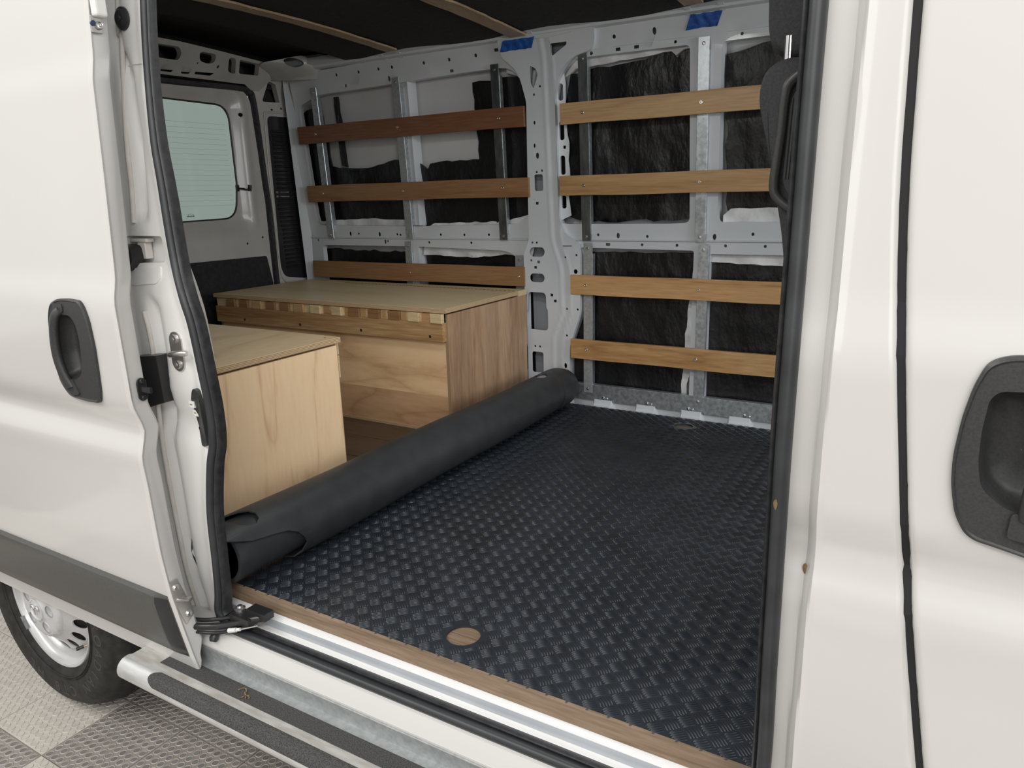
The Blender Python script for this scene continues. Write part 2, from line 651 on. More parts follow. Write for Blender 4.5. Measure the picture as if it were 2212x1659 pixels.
def flat_tile(name, m):
    g = .0012
    return MB().box((g, g, -.008), (TS - g, TS - g, 0)).build(name, m, floor)


protos = {}
for ti in range(-15, 10):
    for tj in range(-9, 12):
        x, y = TX0 + ti * TS, TY0 + tj * TS
        # blocks of light and dark laid 2 x 2, as far as the photograph shows them
        light = ((ti // 4) + (tj // 4)) % 2 == 1
        near = -3.6 < x < -.6 and -1.2 < y < .6
        if not near and (hypot(x + 1, y + .5) > 3.0):
            continue
        key = ('l' if light else 'd', near)
        if key not in protos:
            o = (tile_mesh if near else flat_tile)('tile', 'tile_l' if light else 'tile_d')
            protos[key] = o
        else:
            o = protos[key].copy()
            COL.objects.link(o)
        o.parent = floor
        o.matrix_parent_inverse = Matrix.Identity(4)
        o.location = (x, y, 0)

# ================================================================== VAN SHELL
# load floor (vinyl planks run along the van; the joint shows in the cut-out of the mat)
PL = .19
y = 1.81
k = 0
ys = [-.004] + [.088 + PL * i for i in range(0, 10)]
ys = [v for v in ys if v < 1.80] + [1.81]
for a, b in zip(ys[:-1], ys[1:]):
    MB().box((-3.05, a + .0013, -.022), (-.12, b - .0013, -.0064)).build('floor_plank', 'plank' if a < .2 else 'plankd', van)
MB().box((-3.05, -.004, -.06), (.9, 1.84, -.0225)).build('floor_pan', 'channel', van)
MB().box((-.12, .0, -.022), (.9, 1.81, -.0064)).build('cab_floor', 'ceil', van)

# nose of the floor and the stepped sill, extruded along the van
def runx(name, prof, x0, x1, m, sm=30, n=1, **kw):
    b = MB()
    rings = [[(x0 + (x1 - x0) * i / n, p[0], p[1]) for p in prof] for i in range(n + 1)]
    b.loft(rings, True, True)
    return b.build(name, m, van, smooth=sm, **kw)

SX0, SX1 = -1.47, -.15
runx('floor_edging', [(-.001, -.0005), (-.006, -.003), (-.015, -.035), (-.006, -.037), (.02, -.037), (.02, -.0066), (.0, -.0066)], SX0, SX1, 'plank', label='wood-look vinyl edging')
runx('scuff_plate', [(-.006, -.0345), (-.017, -.0342), (-.028, -.0375), (-.0295, -.041), (-.02, -.044), (-.004, -.043)], SX0, SX1, 'sillpaint', label='scuffed white lip of the load floor')
runx('step_channel', [(-.004, -.041), (-.0285, -.041), (-.0305, -.052), (-.027, -.0655), (-.004, -.068)], SX0, SX1, 'channel', label='grey vertical step')
runx('door_ledge', [(-.0, -.0655), (-.0275, -.0655), (-.051, -.069), (-.053, -.075), (0, -.08)], SX0, SX1, 'jamb')
runx('door_sill', [(-.045, -.072), (-.075, -.074), (-.088, -.079), (-.098, -.093), (-.1035, -.108), (-.106, -.112), (-.106, -.117), (-.10, -.119), (-.03, -.14), (-.03, -.08)], -1.95, .9, 'paint', label='white outer sill')
runx('underbody', [(-.04, -.121), (-.09, -.121), (-.09, -.19), (-.02, -.22), (1.9, -.22), (1.9, -.121)], -1.85, .9, 'gapdark')

# roof lining and roof skin
b = MB()
rings = []
for yy in frange(-.02, 1.80, .07):
    rings.append([(x, yy, CL(yy) + .003 * sin(x * 9 + yy * 5) + .055 * (3 * q * q - 2 * q ** 3)) for x in frange(-3.07, .6, .1) for q in [min(1, max(0, (-2.55 - x) / .22))]])
b.loft(rings, False)
b.build('headliner', 'ceil', van, smooth=60, label='black felt ceiling lining')
b = MB()
rings = []
for yy in frange(-.09, 1.97, .06):
    t = (yy - .94) / 1.03
    z = 1.70 - .05 * t * t - .09 * abs(t) ** 10
    rings.append([(x, yy, z) for x in (-3.3, .9)])
b.loft(rings, False)
b.build('roof_skin', 'paint', van, smooth=60)

# far outer skin, inside the frame
b = MB()
rings = [[(x, FW(z) + .075, z) for x in (-3.12, -.3)] for z in frange(-.12, 1.66, .08)]
b.loft(rings, False)
b.build('outer_skin', 'skin', van, smooth=60, label='bare pale outer skin')

# ------------------------------------------------------------------ far side frame with its openings and punched holes
def fwmap(off):
    return lambda u, v, d: (u, FW(v) + off + d, v)

AFT_UP = rpoly([(-2.975, 1.375), (-2.83, 1.420), (-2.3, 1.429), (-1.95, 1.437), (-1.70, 1.437, .06), (-1.628, 1.33, .05), (-1.628, .85, .03), (-1.70, .786, .03), (-2.28, .776), (-2.95, .782, .05)], .03)
FWD_UP = rpoly([(-1.51, 1.437, .07), (-1.3, 1.437), (-.935, 1.435, .02), (-.925, .79, .02), (-1.0, .785), (-1.51, .785, .05)], .03)
FWD_UP2 = rpoly([(-.815, 1.432, .02), (-.45, 1.432), (-.45, .79), (-.815, .79, .02)], .02)
AFT_LOW = rpoly([(-2.925, .680), (-2.345, .679, .01), (-2.345, .1), (-2.925, .1)], .03)
AFT_LOW2 = rpoly([(-2.285, .679, .01), (-1.76, .666, .05), (-1.675, .60, .04), (-1.675, .1), (-2.285, .1)], .03)
FWD_LOW = rpoly([(-1.43, .686, .01), (-.905, .680, .01), (-.905, .06), (-1.50, .06), (-1.50, .2)], .015)
FWD_LOW2 = rpoly([(-.84, .668, .01), (-.45, .668), (-.45, .055), (-.84, .055, .01)], .015)
holes = [AFT_UP, FWD_UP, FWD_UP2, AFT_LOW, AFT_LOW2, FWD_LOW, FWD_LOW2]
small = []
for x, z in [(-2.68, 1.497), (-2.538, 1.496), (-2.415, 1.497), (-2.334, 1.497), (-2.15, 1.496), (-2.011, 1.495), (-1.871, 1.497),
             (-2.64, 1.446), (-1.231, 1.495), (-1.335, 1.449)]:
    small.append(circle(x, z, .0075, 8))
for x, z in [(-2.367, 1.452), (-1.068, 1.495)]:
    small.append(circle(x, z, .008, 10, .013))
for x, z in [(-2.011, 1.4505), (-1.764, 1.506), (-1.221, 1.4505), (-1.145, 1.4505)]:
    small.append(rrect(x - .010, z - .006, x + .010, z + .006, .001, 1))
for x, z in [(-.746, 1.449), (-.991, 1.4505)]:
    small.append(circle(x, z, .006, 8))
for x, z in [(-2.663, .739), (-2.39, .735), (-2.143, .737), (-2.006, .737), (-1.869, .738), (-1.32, .74), (-1.101, .734), (-2.473, .703),
             (-2.215, .700), (-1.969, .700), (-1.123, .700), (-.975, .700), (-.781, .700), (-.631, .700), (-.679, .745), (-2.956, .705), (-2.41, .737)]:
    small.append(circle(x, z, .0062, 8))
for x, z in [(-2.72, .739), (-1.229, .737), (-.825, .734), (-2.524, .737), (-2.49, .700)]:
    small.append(circle(x, z, .0075, 10, .012))
small.append(rrect(-1.285, .694, -1.265, .706, .001, 1))
outer = [(-3.04, -.04), (-.3, -.04), (-.3, 1.533)] + [(x, 1.533) for x in (-1.0, -1.7, -2.4)] + [(-3.04, 1.52)]
small.append([(-1.655, .06), (-1.655, .60), (-1.625, .70), (-1.62, 1.30), (-1.60, 1.47), (-1.54, 1.48), (-1.535, .70), (-1.52, .60), (-1.52, .06)])
small.append([(-1.505, 1.44), (-1.505, 1.505), (-1.42, 1.505), (-1.42, 1.47)])
small.append([(-1.475, .13), (-1.475, .19), (-1.462, .19), (-1.462, .13)])
b = MB().plate(outer, holes + small, fwmap(0), .003, (frange(-3.0, -.35, .15), [.1, .4, .7, .73, .76, 1.0, 1.25, 1.44, 1.453, 1.5]))
# inward return flanges of the large openings
for h in holes:
    rings = []
    for d in (0.002, .03):
        rings.append([(p[0], FW(p[1]) + d, p[1]) for p in h])
    b.loft(rings, True)
# upper rail: pressed ledge towards the roof, and the stiffening lip of the mid rail
b.loft([[(x, p[0], p[1]) for p in ((1.79, 1.531), (1.772, 1.536), (1.768, 1.545), (1.74, 1.552), (1.74, 1.575), (1.85, 1.575), (1.85, 1.53))] for x in (-3.04, -.3)], True, True)
b.loft([[(x, p[0], p[1]) for p in ((1.862, .722), (1.854, .719), (1.854, .7165), (1.862, .714))] for x in (-3.0, -1.66)], True, True)
b.loft([[(x, p[0], p[1]) for p in ((1.862, .722), (1.854, .719), (1.854, .7165), (1.862, .714))] for x in (-1.44, -.3)], True, True)
b.loft([[(x, p[0], p[1]) for p in ((1.83, 1.468), (1.818, 1.464), (1.818, 1.461), (1.83, 1.458))] for x in (-1.42, -.3)], True, True)
b.build('side_frame', 'primer', van, smooth=30, label='white pressed-steel frame of the far wall')
# posts behind the steel studs
for x0, x1, z0, z1 in ((-2.35, -2.28, .06, .70), (-2.365, -2.26, .78, 1.44), (-.925, -.815, .78, 1.44), (-.905, -.84, .03, .70)):
    b = MB()
    b.loft([[(x0, FW(z) + .06, z), (x0 + .008, FW(z) + .004, z), (x0 + (x1 - x0) * .35, FW(z) + .012, z), (x0 + (x1 - x0) * .65, FW(z) + .012, z),
             (x1 - .008, FW(z) + .004, z), (x1, FW(z) + .06, z)] for z in frange(z0, z1, .12)], True, True)
    b.build('frame_post', 'primer', van, smooth=30)

# ---- insulation panels and the white edges they leave uncovered
def insul(outline, seed, off=.045, amp=.006, puff=.012):
    rnd = random.Random(seed)
    ph = [rnd.uniform(0, 6) for _ in range(6)]

    def fm(u, v, d):
        q = puff * (.5 * sin(u * 11 + ph[0]) * cos(v * 9 + ph[1]) + .3 * sin(u * 26 + ph[2] + 6 * v) + .25 * sin(v * 31 + ph[3] - 9 * u))
        return (u, FW(v) + off + q * .7 + d * (1 if d > 0 else 0), v)
    xs = [p[0] for p in outline]
    zs = [p[1] for p in outline]
    return MB().plate(rag(outline, amp, .035, seed), [], fm, .012, (frange(min(xs), max(xs), .03), frange(min(zs), max(zs), .03))).build('insulation_panel', 'insul', van, smooth=60)

insul([(-3.0, 1.345), (-2.872, 1.385), (-2.835, 1.08), (-2.72, 1.066), (-2.6, 1.062), (-2.42, 1.094), (-2.30, 1.10), (-2.22, 1.04), (-2.20, 1.066), (-2.15, 1.072), (-1.925, 1.074), (-1.935, 1.40), (-1.60, 1.41), (-1.60, .72), (-3.02, .72)], 1)
insul([(-2.775, 1.41), (-2.752, 1.41), (-2.735, 1.15), (-2.735, 1.07), (-2.77, 1.08)], 2, .05, .002)
insul([(-1.53, 1.375), (-1.36, 1.40), (-1.2, 1.405), (-1.02, 1.425), (-1.0, 1.40), (-.97, 1.425), (-.90, 1.44), (-.90, .80), (-1.2, .795), (-1.3, .79), (-1.55, .815)], 3)
insul([(-.81, 1.395), (-.68, 1.42), (-.4, 1.45), (-.4, .845), (-.6, .84), (-.79, .832), (-.80, 1.0)], 4)
insul([(-2.96, .655), (-2.36, .648), (-2.36, .05), (-2.96, .05)], 5)
insul([(-2.27, .638), (-1.95, .632), (-1.8, .650), (-1.66, .62), (-1.66, .05), (-2.27, .05)], 6)
insul([(-1.56, .675), (-1.3, .665), (-.91, .668), (-.915, .5), (-.935, .3), (-.94, .03), (-1.56, .03)], 7, .03, .003, .009)
insul([(-.835, .635), (-.7, .625), (-.4, .62), (-.4, .0), (-.845, .0)], 8, .03, .004, .009)
# white backing showing round the insulation edges
def foam(outline, seed, off=.03):
    def fm(u, v, d):
        return (u, FW(v) + off + .006 * sin(u * 40 + seed) * cos(v * 55) + d, v)
    xs = [p[0] for p in outline]
    zs = [p[1] for p in outline]
    return MB().plate(rag(outline, .003, .03, seed), [], fm, .014, (frange(min(xs), max(xs), .02), frange(min(zs), max(zs), .015))).build('foam_strip', 'caulk', van, smooth=60, label='crumpled white backing strip')

foam([(-.80, .78), (-.80, .815), (-.77, .840), (-.6, .842), (-.4, .846), (-.4, .78)], 1, .022)
foam([(-1.50, 1.36), (-1.42, 1.405), (-1.2, 1.415), (-1.02, 1.427), (-1.0, 1.41), (-.97, 1.428), (-.93, 1.43), (-.93, 1.445), (-1.5, 1.445)], 2, .036)
foam([(-.84, .635), (-.7, .63), (-.4, .62), (-.4, .68), (-.84, .68)], 3, .022)
foam([(-.95, .03), (-.925, .03), (-.905, .35), (-.895, .62), (-.91, .62), (-.93, .4)], 4, .022)
foam([(-2.27, .636), (-1.95, .630), (-1.8, .648), (-1.7, .635), (-1.72, .68), (-2.27, .69)], 5, .028)
foam([(-3.0, .77), (-3.0, .80), (-2.6, .815), (-2.3, .80), (-2.25, .765), (-2.2, .79), (-1.78, .797), (-1.66, .83), (-1.62, .90), (-1.60, .90), (-1.60, .76)], 6, .034)
foam([(-1.75, 1.42), (-1.70, 1.405), (-1.64, 1.36), (-1.62, 1.30), (-1.6, 1.45), (-1.75, 1.45)], 7, .034)

# ------------------------------------------------------------------ central pillar on the far wall
def pmap(u, v, d):
    # gentle ridge along the pillar's forward edge
    k = float(np.interp(v, [-.05, .22, .29, .40, .60, .72, 1.6], [-1.505, -1.505, -1.50, -1.455, -1.46, -1.505, -1.515]))
    e = 0
    for c, wd, h in ((k - .028, .005, -.0025), (k - .008, .006, .0022), (k + .018, .005, -.0025)):
        e += h * math.exp(-((u - c) / wd) ** 2)
    st = float(np.interp(v, [-.05, .235, .26, .36, .66, .70, 1.6], [.004, .004, 0, -.004, -.004, 0, 0]))
    return (u, FW(v) - .022 + e + st + d, v)

PO = rpoly([(-1.665, -.03), (-1.665, .235), (-1.672, .27), (-1.672, .65), (-1.645, .72), (-1.640, .93), (-1.628, 1.29), (-1.66, 1.41, .06), (-1.735, 1.47, .02), (-1.74, 1.535), (-1.30, 1.535), (-1.31, 1.46, .05), (-1.42, 1.44, .05), (-1.478, 1.37, .05), (-1.492, 1.3), (-1.492, .80, .03), (-1.465, .745), (-1.40, .70), (-1.392, .66), (-1.392, .40, .03), (-1.448, .25, .03), (-1.45, -.03)], .012)
ph = [rpoly([(-1.604, 1.428), (-1.577, 1.415), (-1.568, 1.389), (-1.590, 1.338), (-1.604, 1.362)], .006),
      rpoly([(-1.501, 1.497), (-1.424, 1.497), (-1.426, 1.487), (-1.497, 1.453)], .006),
      rrect(-1.605, .995, -1.563, .927, .008), rrect(-1.641, .686, -1.565, .645, .02, 5), rrect(-1.641, .571, -1.567, .532, .019, 5),
      rpoly([(-1.652, .487, .015), (-1.562, .487, .02), (-1.560, .42), (-1.553, .41), (-1.553, .315, .02), (-1.662, .318, .02), (-1.662, .40), (-1.654, .41)], .004),
      rrect(-1.642, .212, -1.583, .115, .010)]
for x, z in [(-1.590, 1.335 - .02), (-1.560, 1.345), (-1.566, 1.01), (-1.592, 1.005), (-1.633, .628), (-1.462, .645), (-1.458, .42), (-1.46, .30), (-1.405, .57 - .15), (-1.41, .655), (-1.628, .706), (-1.606, .706), (-1.625, .238), (-1.60, .238)]:
    ph.append(circle(x, z, .0052, 8))
for x, z, a, c in [(-1.593, 1.205, .005, .008), (-1.597, 1.113, .005, .009), (-1.585, 1.072, .008, .013), (-1.414, .585, .010, .010), (-1.470, .160, .007, .013)]:
    ph.append(circle(x, z, a, 12, c))
for x, z in [(-1.596, .875), (-1.596, .622), (-1.612, .598), (-1.532, .478), (-1.515, .452), (-1.472, .115)]:
    ph.append(rrect(x - .007, z - .006, x + .007, z + .006, .001, 1))
ph.append(rrect(-1.477, .695, -1.433, .691, .001, 1))
b = MB().plate(PO, ph, pmap, .003, (frange(-1.74, -1.3, .007), frange(-.02, 1.52, .03)))
b.loft([[(p[0], pmap(p[0], p[1], 0)[1] + d, p[1]) for p in PO] for d in (.001, .045)], True)
b.build('wall_pillar', 'primer', van, smooth=35, label='white punched-steel pillar in the middle of the far wall')
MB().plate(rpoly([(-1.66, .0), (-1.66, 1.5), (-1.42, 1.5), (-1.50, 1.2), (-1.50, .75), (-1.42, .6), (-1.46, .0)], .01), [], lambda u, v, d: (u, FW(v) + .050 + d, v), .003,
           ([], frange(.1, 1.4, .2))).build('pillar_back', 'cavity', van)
# scalloped side flange beside the forward bay
sl = [rrect(-1.487, 1.351 - .0, -1.468, 1.285, .009), rrect(-1.487, 1.205, -1.468, 1.13, .009), rrect(-1.487, 1.068, -1.468, .99, .009), rrect(-1.487, .905, -1.468, .85, .009)]
MB().plate(rag([(-1.495, 1.40), (-1.462, 1.39), (-1.457, 1.35), (-1.462, 1.25), (-1.458, 1.18), (-1.45, 1.12), (-1.455, 1.05), (-1.450, .98), (-1.458, .9), (-1.45, .82), (-1.495, .80)], .002, .03, 5), sl + [rrect(-1.474, 1.095, -1.464, 1.108, .001, 1)],
           lambda u, v, d: (u, FW(v) - .004 + .4 * (u + 1.495) + d, v), .003, ([-1.48], frange(.85, 1.35, .1))).build('pillar_flange', 'primer', van, smooth=40)

# ------------------------------------------------------------------ bottom of the far wall: corrugated floor edge
b = MB()
pr = []
xs = -3.04
X = frange(-3.04, -.3, .005)
for x in X:
    ph_ = ((x + 1.34) / .2) % 1.0
    h = 1 if .04 < ph_ < .46 else 0
    t = min(abs(ph_ - .0), abs(ph_ - .5), abs(ph_ - 1.0))
    h = float(np.interp(ph_, [0, .04, .46, .52, .97, 1.0], [.15, 1, 1, 0, 0, .15]))
    pr.append((x, h))
rings = [[(x, 1.79, -.048 + .042 * h) for x, h in pr], [(x, 1.838, -.048 + .042 * h) for x, h in pr], [(x, 1.846 + .012 * (1 - h), -.040 + .042 * h) for x, h in pr], [(x, 1.849 + .018 * (1 - h), .02) for x, h in pr]]
b.loft(rings, False)
b.build('corrugated_floor_edge', 'primer', van, smooth=35)

# ------------------------------------------------------------------ rear end: door, window, header, corner pillar
RX = -3.08
def rmap(off):
    return lambda u, v, d: (RX + off - d, u, v)

WIN = rpoly([(1.493, 1.365, .075), (1.495, 1.0), (1.470, .836, .075), (.92, .826, .075), (.92, 1.375, .075)], .02, 8)
DOOR = rpoly([(.90, -.02), (.90, 1.432), (1.575, 1.440, .05), (1.612, 1.40), (1.640, .95), (1.640, -.02)], .05, 6)
dh = [WIN, circle(1.545, 1.325, .010, 10), circle(1.50, .71, .006, 8), circle(1.60, .735, .006, 8)]
def doorf(u, v, d):
    # pressed bead round the window and a recessed lower field
    e = 0
    dx = max(0.0, u - 1.50, .90 - u)
    dz = max(0.0, v - 1.37, .83 - v)
    r = hypot(dx, dz)
    e += .022 * (1 - min(1, r / .045)) ** 1.0 if r < .045 else 0
    return (RX - e + (.006 if .05 < r < .075 else 0) - d, u, v)
rdoor = MB().plate(DOOR, dh, doorf, .004, (frange(.92, 1.63, .015), frange(0, 1.43, .02))).build('rear_door', 'rearpaint', van, smooth=40, label='far-side rear door with a window')
MB().plate([(q[0] - .0, q[1]) for q in WIN], [], lambda u, v, d: (RX - .030 - d, u, v), .004).build('window_pane', 'glass', rdoor, label='green tinted rear window')
gk = [(RX - .024, p[0], p[1]) for p in WIN]
MB().tube(gk + [gk[0], gk[1]], .0045, 8, False).build('window_gasket', 'rubber', rdoor, smooth=60)
MB().plate([(q[0], q[1]) for q in DOOR], [rpoly([(1.51, 1.385, .085), (1.51, .820, .085), (.92, .81, .075), (.92, 1.39, .075)], .02, 8)], rmap(-.036), .002).build('door_shade_sheet', 'gapdark', rdoor)  # dark sheet standing for the shade behind the door's holes
# heater lines on the glass
hb = MB()
for i in range(17):
    z = .90 + i * .0235
    hb.box((RX - .0292, .93, z), (RX - .0286, 1.468 - .0 * i, z + .0007))
hb.build('heater_lines', 'spot', rdoor)
# maker's etching: an arc over a line of tiny strokes
eb = MB()
eb.tube([(RX - .0285, 1.215 + .018 * cos(a), .858 + .007 * sin(a)) for a in frange(.5, 2.6, .3)], .0006, 4)
for i in range(6):
    eb.box((RX - .0288, 1.195 + i * .007, .852), (RX - .0282, 1.199 + i * .007, .857 + .002 * (i % 2)))
eb.build('glass_etching', 'gapdark', rdoor)
# window latch
lb = MB()
lb.box((RX - .018, 1.480, .965), (RX - .004, 1.492, .995))
lb.tube([(RX - .008, 1.49, .98), (RX + .012, 1.508, .976), (RX + .004, 1.525, .972), (RX + .01, 1.545, .975)], [.003, .0045, .004, .005], 8)
lb.tube([(RX + .002, 1.548, .965), (RX + .006, 1.550, .995)], [.009, .009], 10)
lb.build('window_latch', 'plastic2', rdoor, smooth=40)
MB().plate(rpoly([(.91, -.0), (.91, .645), (1.608, .640, .012), (1.632, .50), (1.634, .0)], .01), [], rmap(.006), .004).build('lower_trim_panel', 'ceil', rdoor, label='black lower lining panel')
# rear weatherstrip
sp = smooth_path([(RX + .012, .85, 1.440), (RX + .012, 1.2, 1.4405), (RX + .012, 1.55, 1.448), (RX + .012, 1.602, 1.432), (RX + .012, 1.628, 1.385), (RX + .012, 1.648, 1.0), (RX + .012, 1.656, .8), (RX + .012, 1.655, .0)], 8)
b = MB()
rings = []
for i, p in enumerate(sp):
    t = (sp[min(i + 1, len(sp) - 1)] - sp[max(i - 1, 0)]).normalized()
    nn = Vector((0, -t.z, t.y))
    rings.append([p + nn * .014 + Vector((-.02, 0, 0)), p + nn * .014, p + nn * .008 + Vector((.008, 0, 0)), p - nn * .008 + Vector((.008, 0, 0)), p - nn * .014, p - nn * .014 + Vector((-.02, 0, 0))])
b.loft(rings, True, True)
b.build('rear_weatherstrip', 'rubber', van, smooth=40, label='black seal round the rear door')
# door frame, header and corner pillar
FR = [(.6, 1.575), (.6, 1.457), (1.56, 1.462)] + [(1.62, 1.44), (1.644, 1.395), (1.668, .95), (1.672, -.03), (1.925, -.03), (1.925, 1.50), (1.72, 1.535), (1.569, 1.553), (1.3, 1.566), (1.12, 1.573)]
frh = [rpoly([(1.690, 1.487), (1.755, 1.480), (1.797, 1.400), (1.683, 1.396)], .010),
       rpoly([(1.700, 1.330, .03), (1.850, 1.332, .03), (1.876, 1.31), (1.898, .53), (1.872, .497, .03), (1.712, .522, .03), (1.690, .57)], .03),
       rpoly([(1.00, 1.555), (1.00, 1.512), (1.158, 1.512, .015), (1.158, 1.535), (1.13, 1.556)], .012),
       rpoly([(1.233, 1.553), (1.255, 1.522), (1.305, 1.515), (1.335, 1.524), (1.320, 1.552)], .02),
       rpoly([(1.390, 1.549), (1.430, 1.495), (1.472, 1.494), (1.428, 1.549)], .015),
       rpoly([(1.452, 1.547), (1.490, 1.497), (1.602, 1.500), (1.568, 1.543)], .008),
       circle(1.363, 1.511, .006, 8), circle(1.254, 1.513, .004, 8), circle(1.80, 1.372, .006, 8), rrect(1.73, 1.358, 1.745, 1.366, .001, 1),
       rpoly([(1.10, 1.475), (1.16, 1.478), (1.155, 1.470), (1.105, 1.469)], .003), rpoly([(1.20, 1.476), (1.245, 1.479), (1.24, 1.472), (1.205, 1.470)], .003), rpoly([(1.265, 1.483), (1.36, 1.486), (1.35, 1.476), (1.27, 1.474)], .003)]
def fmap_r(u, v, d):
    e = .008 * math.exp(-((v - 1.492) / .008) ** 2) * (1 if u < 1.62 else 0)
    return (RX + .010 + max(0, v - 1.44) * 1.3 * min(1.0, max(0.0, (1.86 - u) / .2)) + e - d, u, v)
b = MB().plate(FR, frh, fmap_r, .004, (frange(.65, 1.9, .03), frange(0.05, 1.6, .02)))
for h in frh[:6]:
    b.loft([[(fmap_r(p[0], p[1], d)[0], p[0], p[1]) for p in h] for d in (.002, .03)], True)
b.build('rear_frame', 'rearpaint', van, smooth=35, label='white rear door frame with punched holes')
MB().plate([(.6, 1.46), (1.9, 1.46), (1.9, 1.62), (.6, 1.64)], [], rmap(.0), .004).build('header_shade_sheet', 'gapdark', van)  # dark sheet put in as shade behind the header holes
MB().box((RX - .04, .6, -.03), (RX - .03, 1.93, 1.62)).box((RX - .05, .6, 1.40), (RX - .041, 1.93, 1.68)).v
MB().plate([(.6, 1.445), (1.66, 1.445), (1.69, 1.36), (1.69, -.03), (1.95, -.03), (1.95, 1.66), (.6, 1.68)], [], rmap(-.035), .004).build('rear_shade_sheet', 'gapdark', van)  # near-black sheet in place of shade behind the rear frame
# louvred black vent panel in the corner pillar
vp = MB().plate(rpoly([(1.703, 1.328, .03), (1.848, 1.330, .03), (1.874, 1.308), (1.895, .532), (1.870, .50, .03), (1.715, .525, .03), (1.693, .572)], .03), [], rmap(.004), .01).build('vent_panel', 'plastic2', van, smooth=40, label='black louvred vent panel in the rear corner')
for i in range(34):
    z = 1.26 - i * .0215
    if z < .56:
        break
    y0, y1 = (1.722, 1.855) if i not in (17, 18) else (1.715, 1.855)
    lit = i in (14, 15)  # bright metal paints caught light onto two of the louvres
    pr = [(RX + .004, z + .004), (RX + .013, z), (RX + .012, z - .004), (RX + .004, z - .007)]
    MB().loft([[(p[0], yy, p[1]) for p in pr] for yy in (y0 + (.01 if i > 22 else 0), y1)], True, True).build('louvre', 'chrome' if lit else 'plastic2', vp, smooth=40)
# beads on the corner pillar
b = MB()
b.tube(smooth_path([(RX + .012, 1.682, 1.33), (RX + .012, 1.676, 1.0), (RX + .012, 1.684, .58), (RX + .012, 1.705, .505), (RX + .012, 1.74, .492), (RX + .012, 1.86, .480), (RX + .012, 1.895, .50), (RX + .012, 1.908, .56), (RX + .012, 1.893, 1.1), (RX + .012, 1.885, 1.32), (RX + .012, 1.85, 1.348), (RX + .012, 1.70, 1.348), (RX + .012, 1.682, 1.33)], 5), .0045, 8)
b.build('pillar_bead', 'rearpaint', van, smooth=60)
# corner gusset under the roof with an oval hole
GA, GE = Vector((-2.92, 1.54)), Vector((-2.76, 1.81))
GU = [(.0, 1.537), (.037, 1.549), (.121, 1.568), (.171, 1.580), (.217, 1.588), (.251, 1.570), (.285, 1.535), (.31, 1.53), (.31, 1.490), (.0, 1.490)]
gh = [rpoly([(.120, 1.562), (.144, 1.574), (.180, 1.576), (.214, 1.563), (.220, 1.548), (.194, 1.537), (.167, 1.534), (.132, 1.544)], .02)]
GD = (GE - GA).normalized()
def gmap(u, v, d):
    k = min(1.0, max(0.0, (1.545 - v) / .05))
    t = min(1.0, max(0.0, u / .31))
    p = Vector((GA.x + GD.x * u, GA.y + GD.y * u)).lerp(Vector((-3.030 + .240 * t, 1.70 + .118 * t)), k)
    return (p.x - d, p.y + d * .5, v)
b = MB().plate(rpoly(GU, .012), gh, gmap, .004, (frange(.02, .30, .02), frange(1.41, 1.58, .01)))
b.loft([[gmap(p[0], p[1], d) for p in gh[0]] for d in (0, .012)], True)
b.build('corner_gusset', 'rearpaint', van, smooth=40, label='gusset with an oval hole in the rear roof corner')
# side wall return between frame and rear pillar
b = MB()
b.loft([[(RX + .01, 1.92, z), (RX + .02, 1.90, z), (-3.04, FW(z) + .01, z), (-3.0, FW(z), z)] for z in frange(-.03, 1.5, .15)], False)
b.build('corner_fillet', 'rearpaint', van, smooth=60)
for yy in (.60,):
    MB().box((RX - .04, -.05, -.03), (RX - .03, .90, 1.66)).build('rear_door', 'rearpaint', van, label='near-side rear door, lining only')

# roof bow sockets on the upper rail
for x, wd in ((-2.31, .10), (-1.64, .12), (-.87, .12)):
    b = MB()
    for s in (-1, 1):
        xx = x + s * wd / 2
        b.loft([[(xx - .012, 1.80, 1.525), (xx + .012, 1.80, 1.525), (xx + .010, 1.74, 1.556), (xx - .010, 1.74, 1.556)],
                [(xx - .012, 1.79, 1.535), (xx + .012, 1.79, 1.535), (xx + .010, 1.735, 1.566), (xx - .010, 1.735, 1.566)]], True, True)
    b.box((x - wd / 2 - .012, 1.735, 1.552), (x + wd / 2 + .012, 1.745, 1.572))
    b.build('roof_bow_socket', 'primer', van, smooth=30)

# ------------------------------------------------------------------ near side: aft quarter and rear jamb of the doorway
SEAL_L = [(-1.425, 1.60), (-1.431, 1.45), (-1.437, 1.31), (-1.440, 1.181), (-1.434, 1.047), (-1.423, .955), (-1.405, .805), (-1.376, .73), (-1.360, .672), (-1.350, .572), (-1.353, .487), (-1.357, .413), (-1.371, .357), (-1.400, .239), (-1.415, .117), (-1.437, .02)]
def sealx(z):
    pts = sorted((p[1], p[0]) for p in SEAL_L)
    return float(np.interp(z, [p[0] for p in pts], [p[1] for p in pts]))

def jmap(u, v, d):
    base = JB(v)
    out = BO(v)
    t = min(1, max(0, (u + 1.60) / .03))
    yv = out * (1 - t) + base * t
    # pressed trough and bead beside the pinch weld
    c = float(np.interp(v, [-.1, .0, .15, .39, .61, .70, .89, 1.05, 1.17, 1.24, 1.7], [-1.545, -1.540, -1.528, -1.522, -1.498, -1.498, -1.515, -1.505, -1.516, -1.552, -1.556]))
    if v < .70 or v > .88:
        yv += .016 * math.exp(-((u - c) / .016) ** 2)
    e = sealx(v) - .03
    yv -= .006 * min(1, max(0, (u - e + .01) / .02))
    return (u, yv + d, v)

zs = frange(-.105, 1.62, .03)
JO = [(-1.75, -.105)] + [(sealx(z) + .018, z) for z in frange(-.105, 1.62, .02)] + [(-1.75, 1.62)]
REC = rpoly([(-1.575, .792), (-1.575, .852), (-1.452, .852), (-1.447, .797)], .010)
b = MB().plate(JO, [REC], jmap, .003, (frange(-1.74, -1.33, .009), zs))
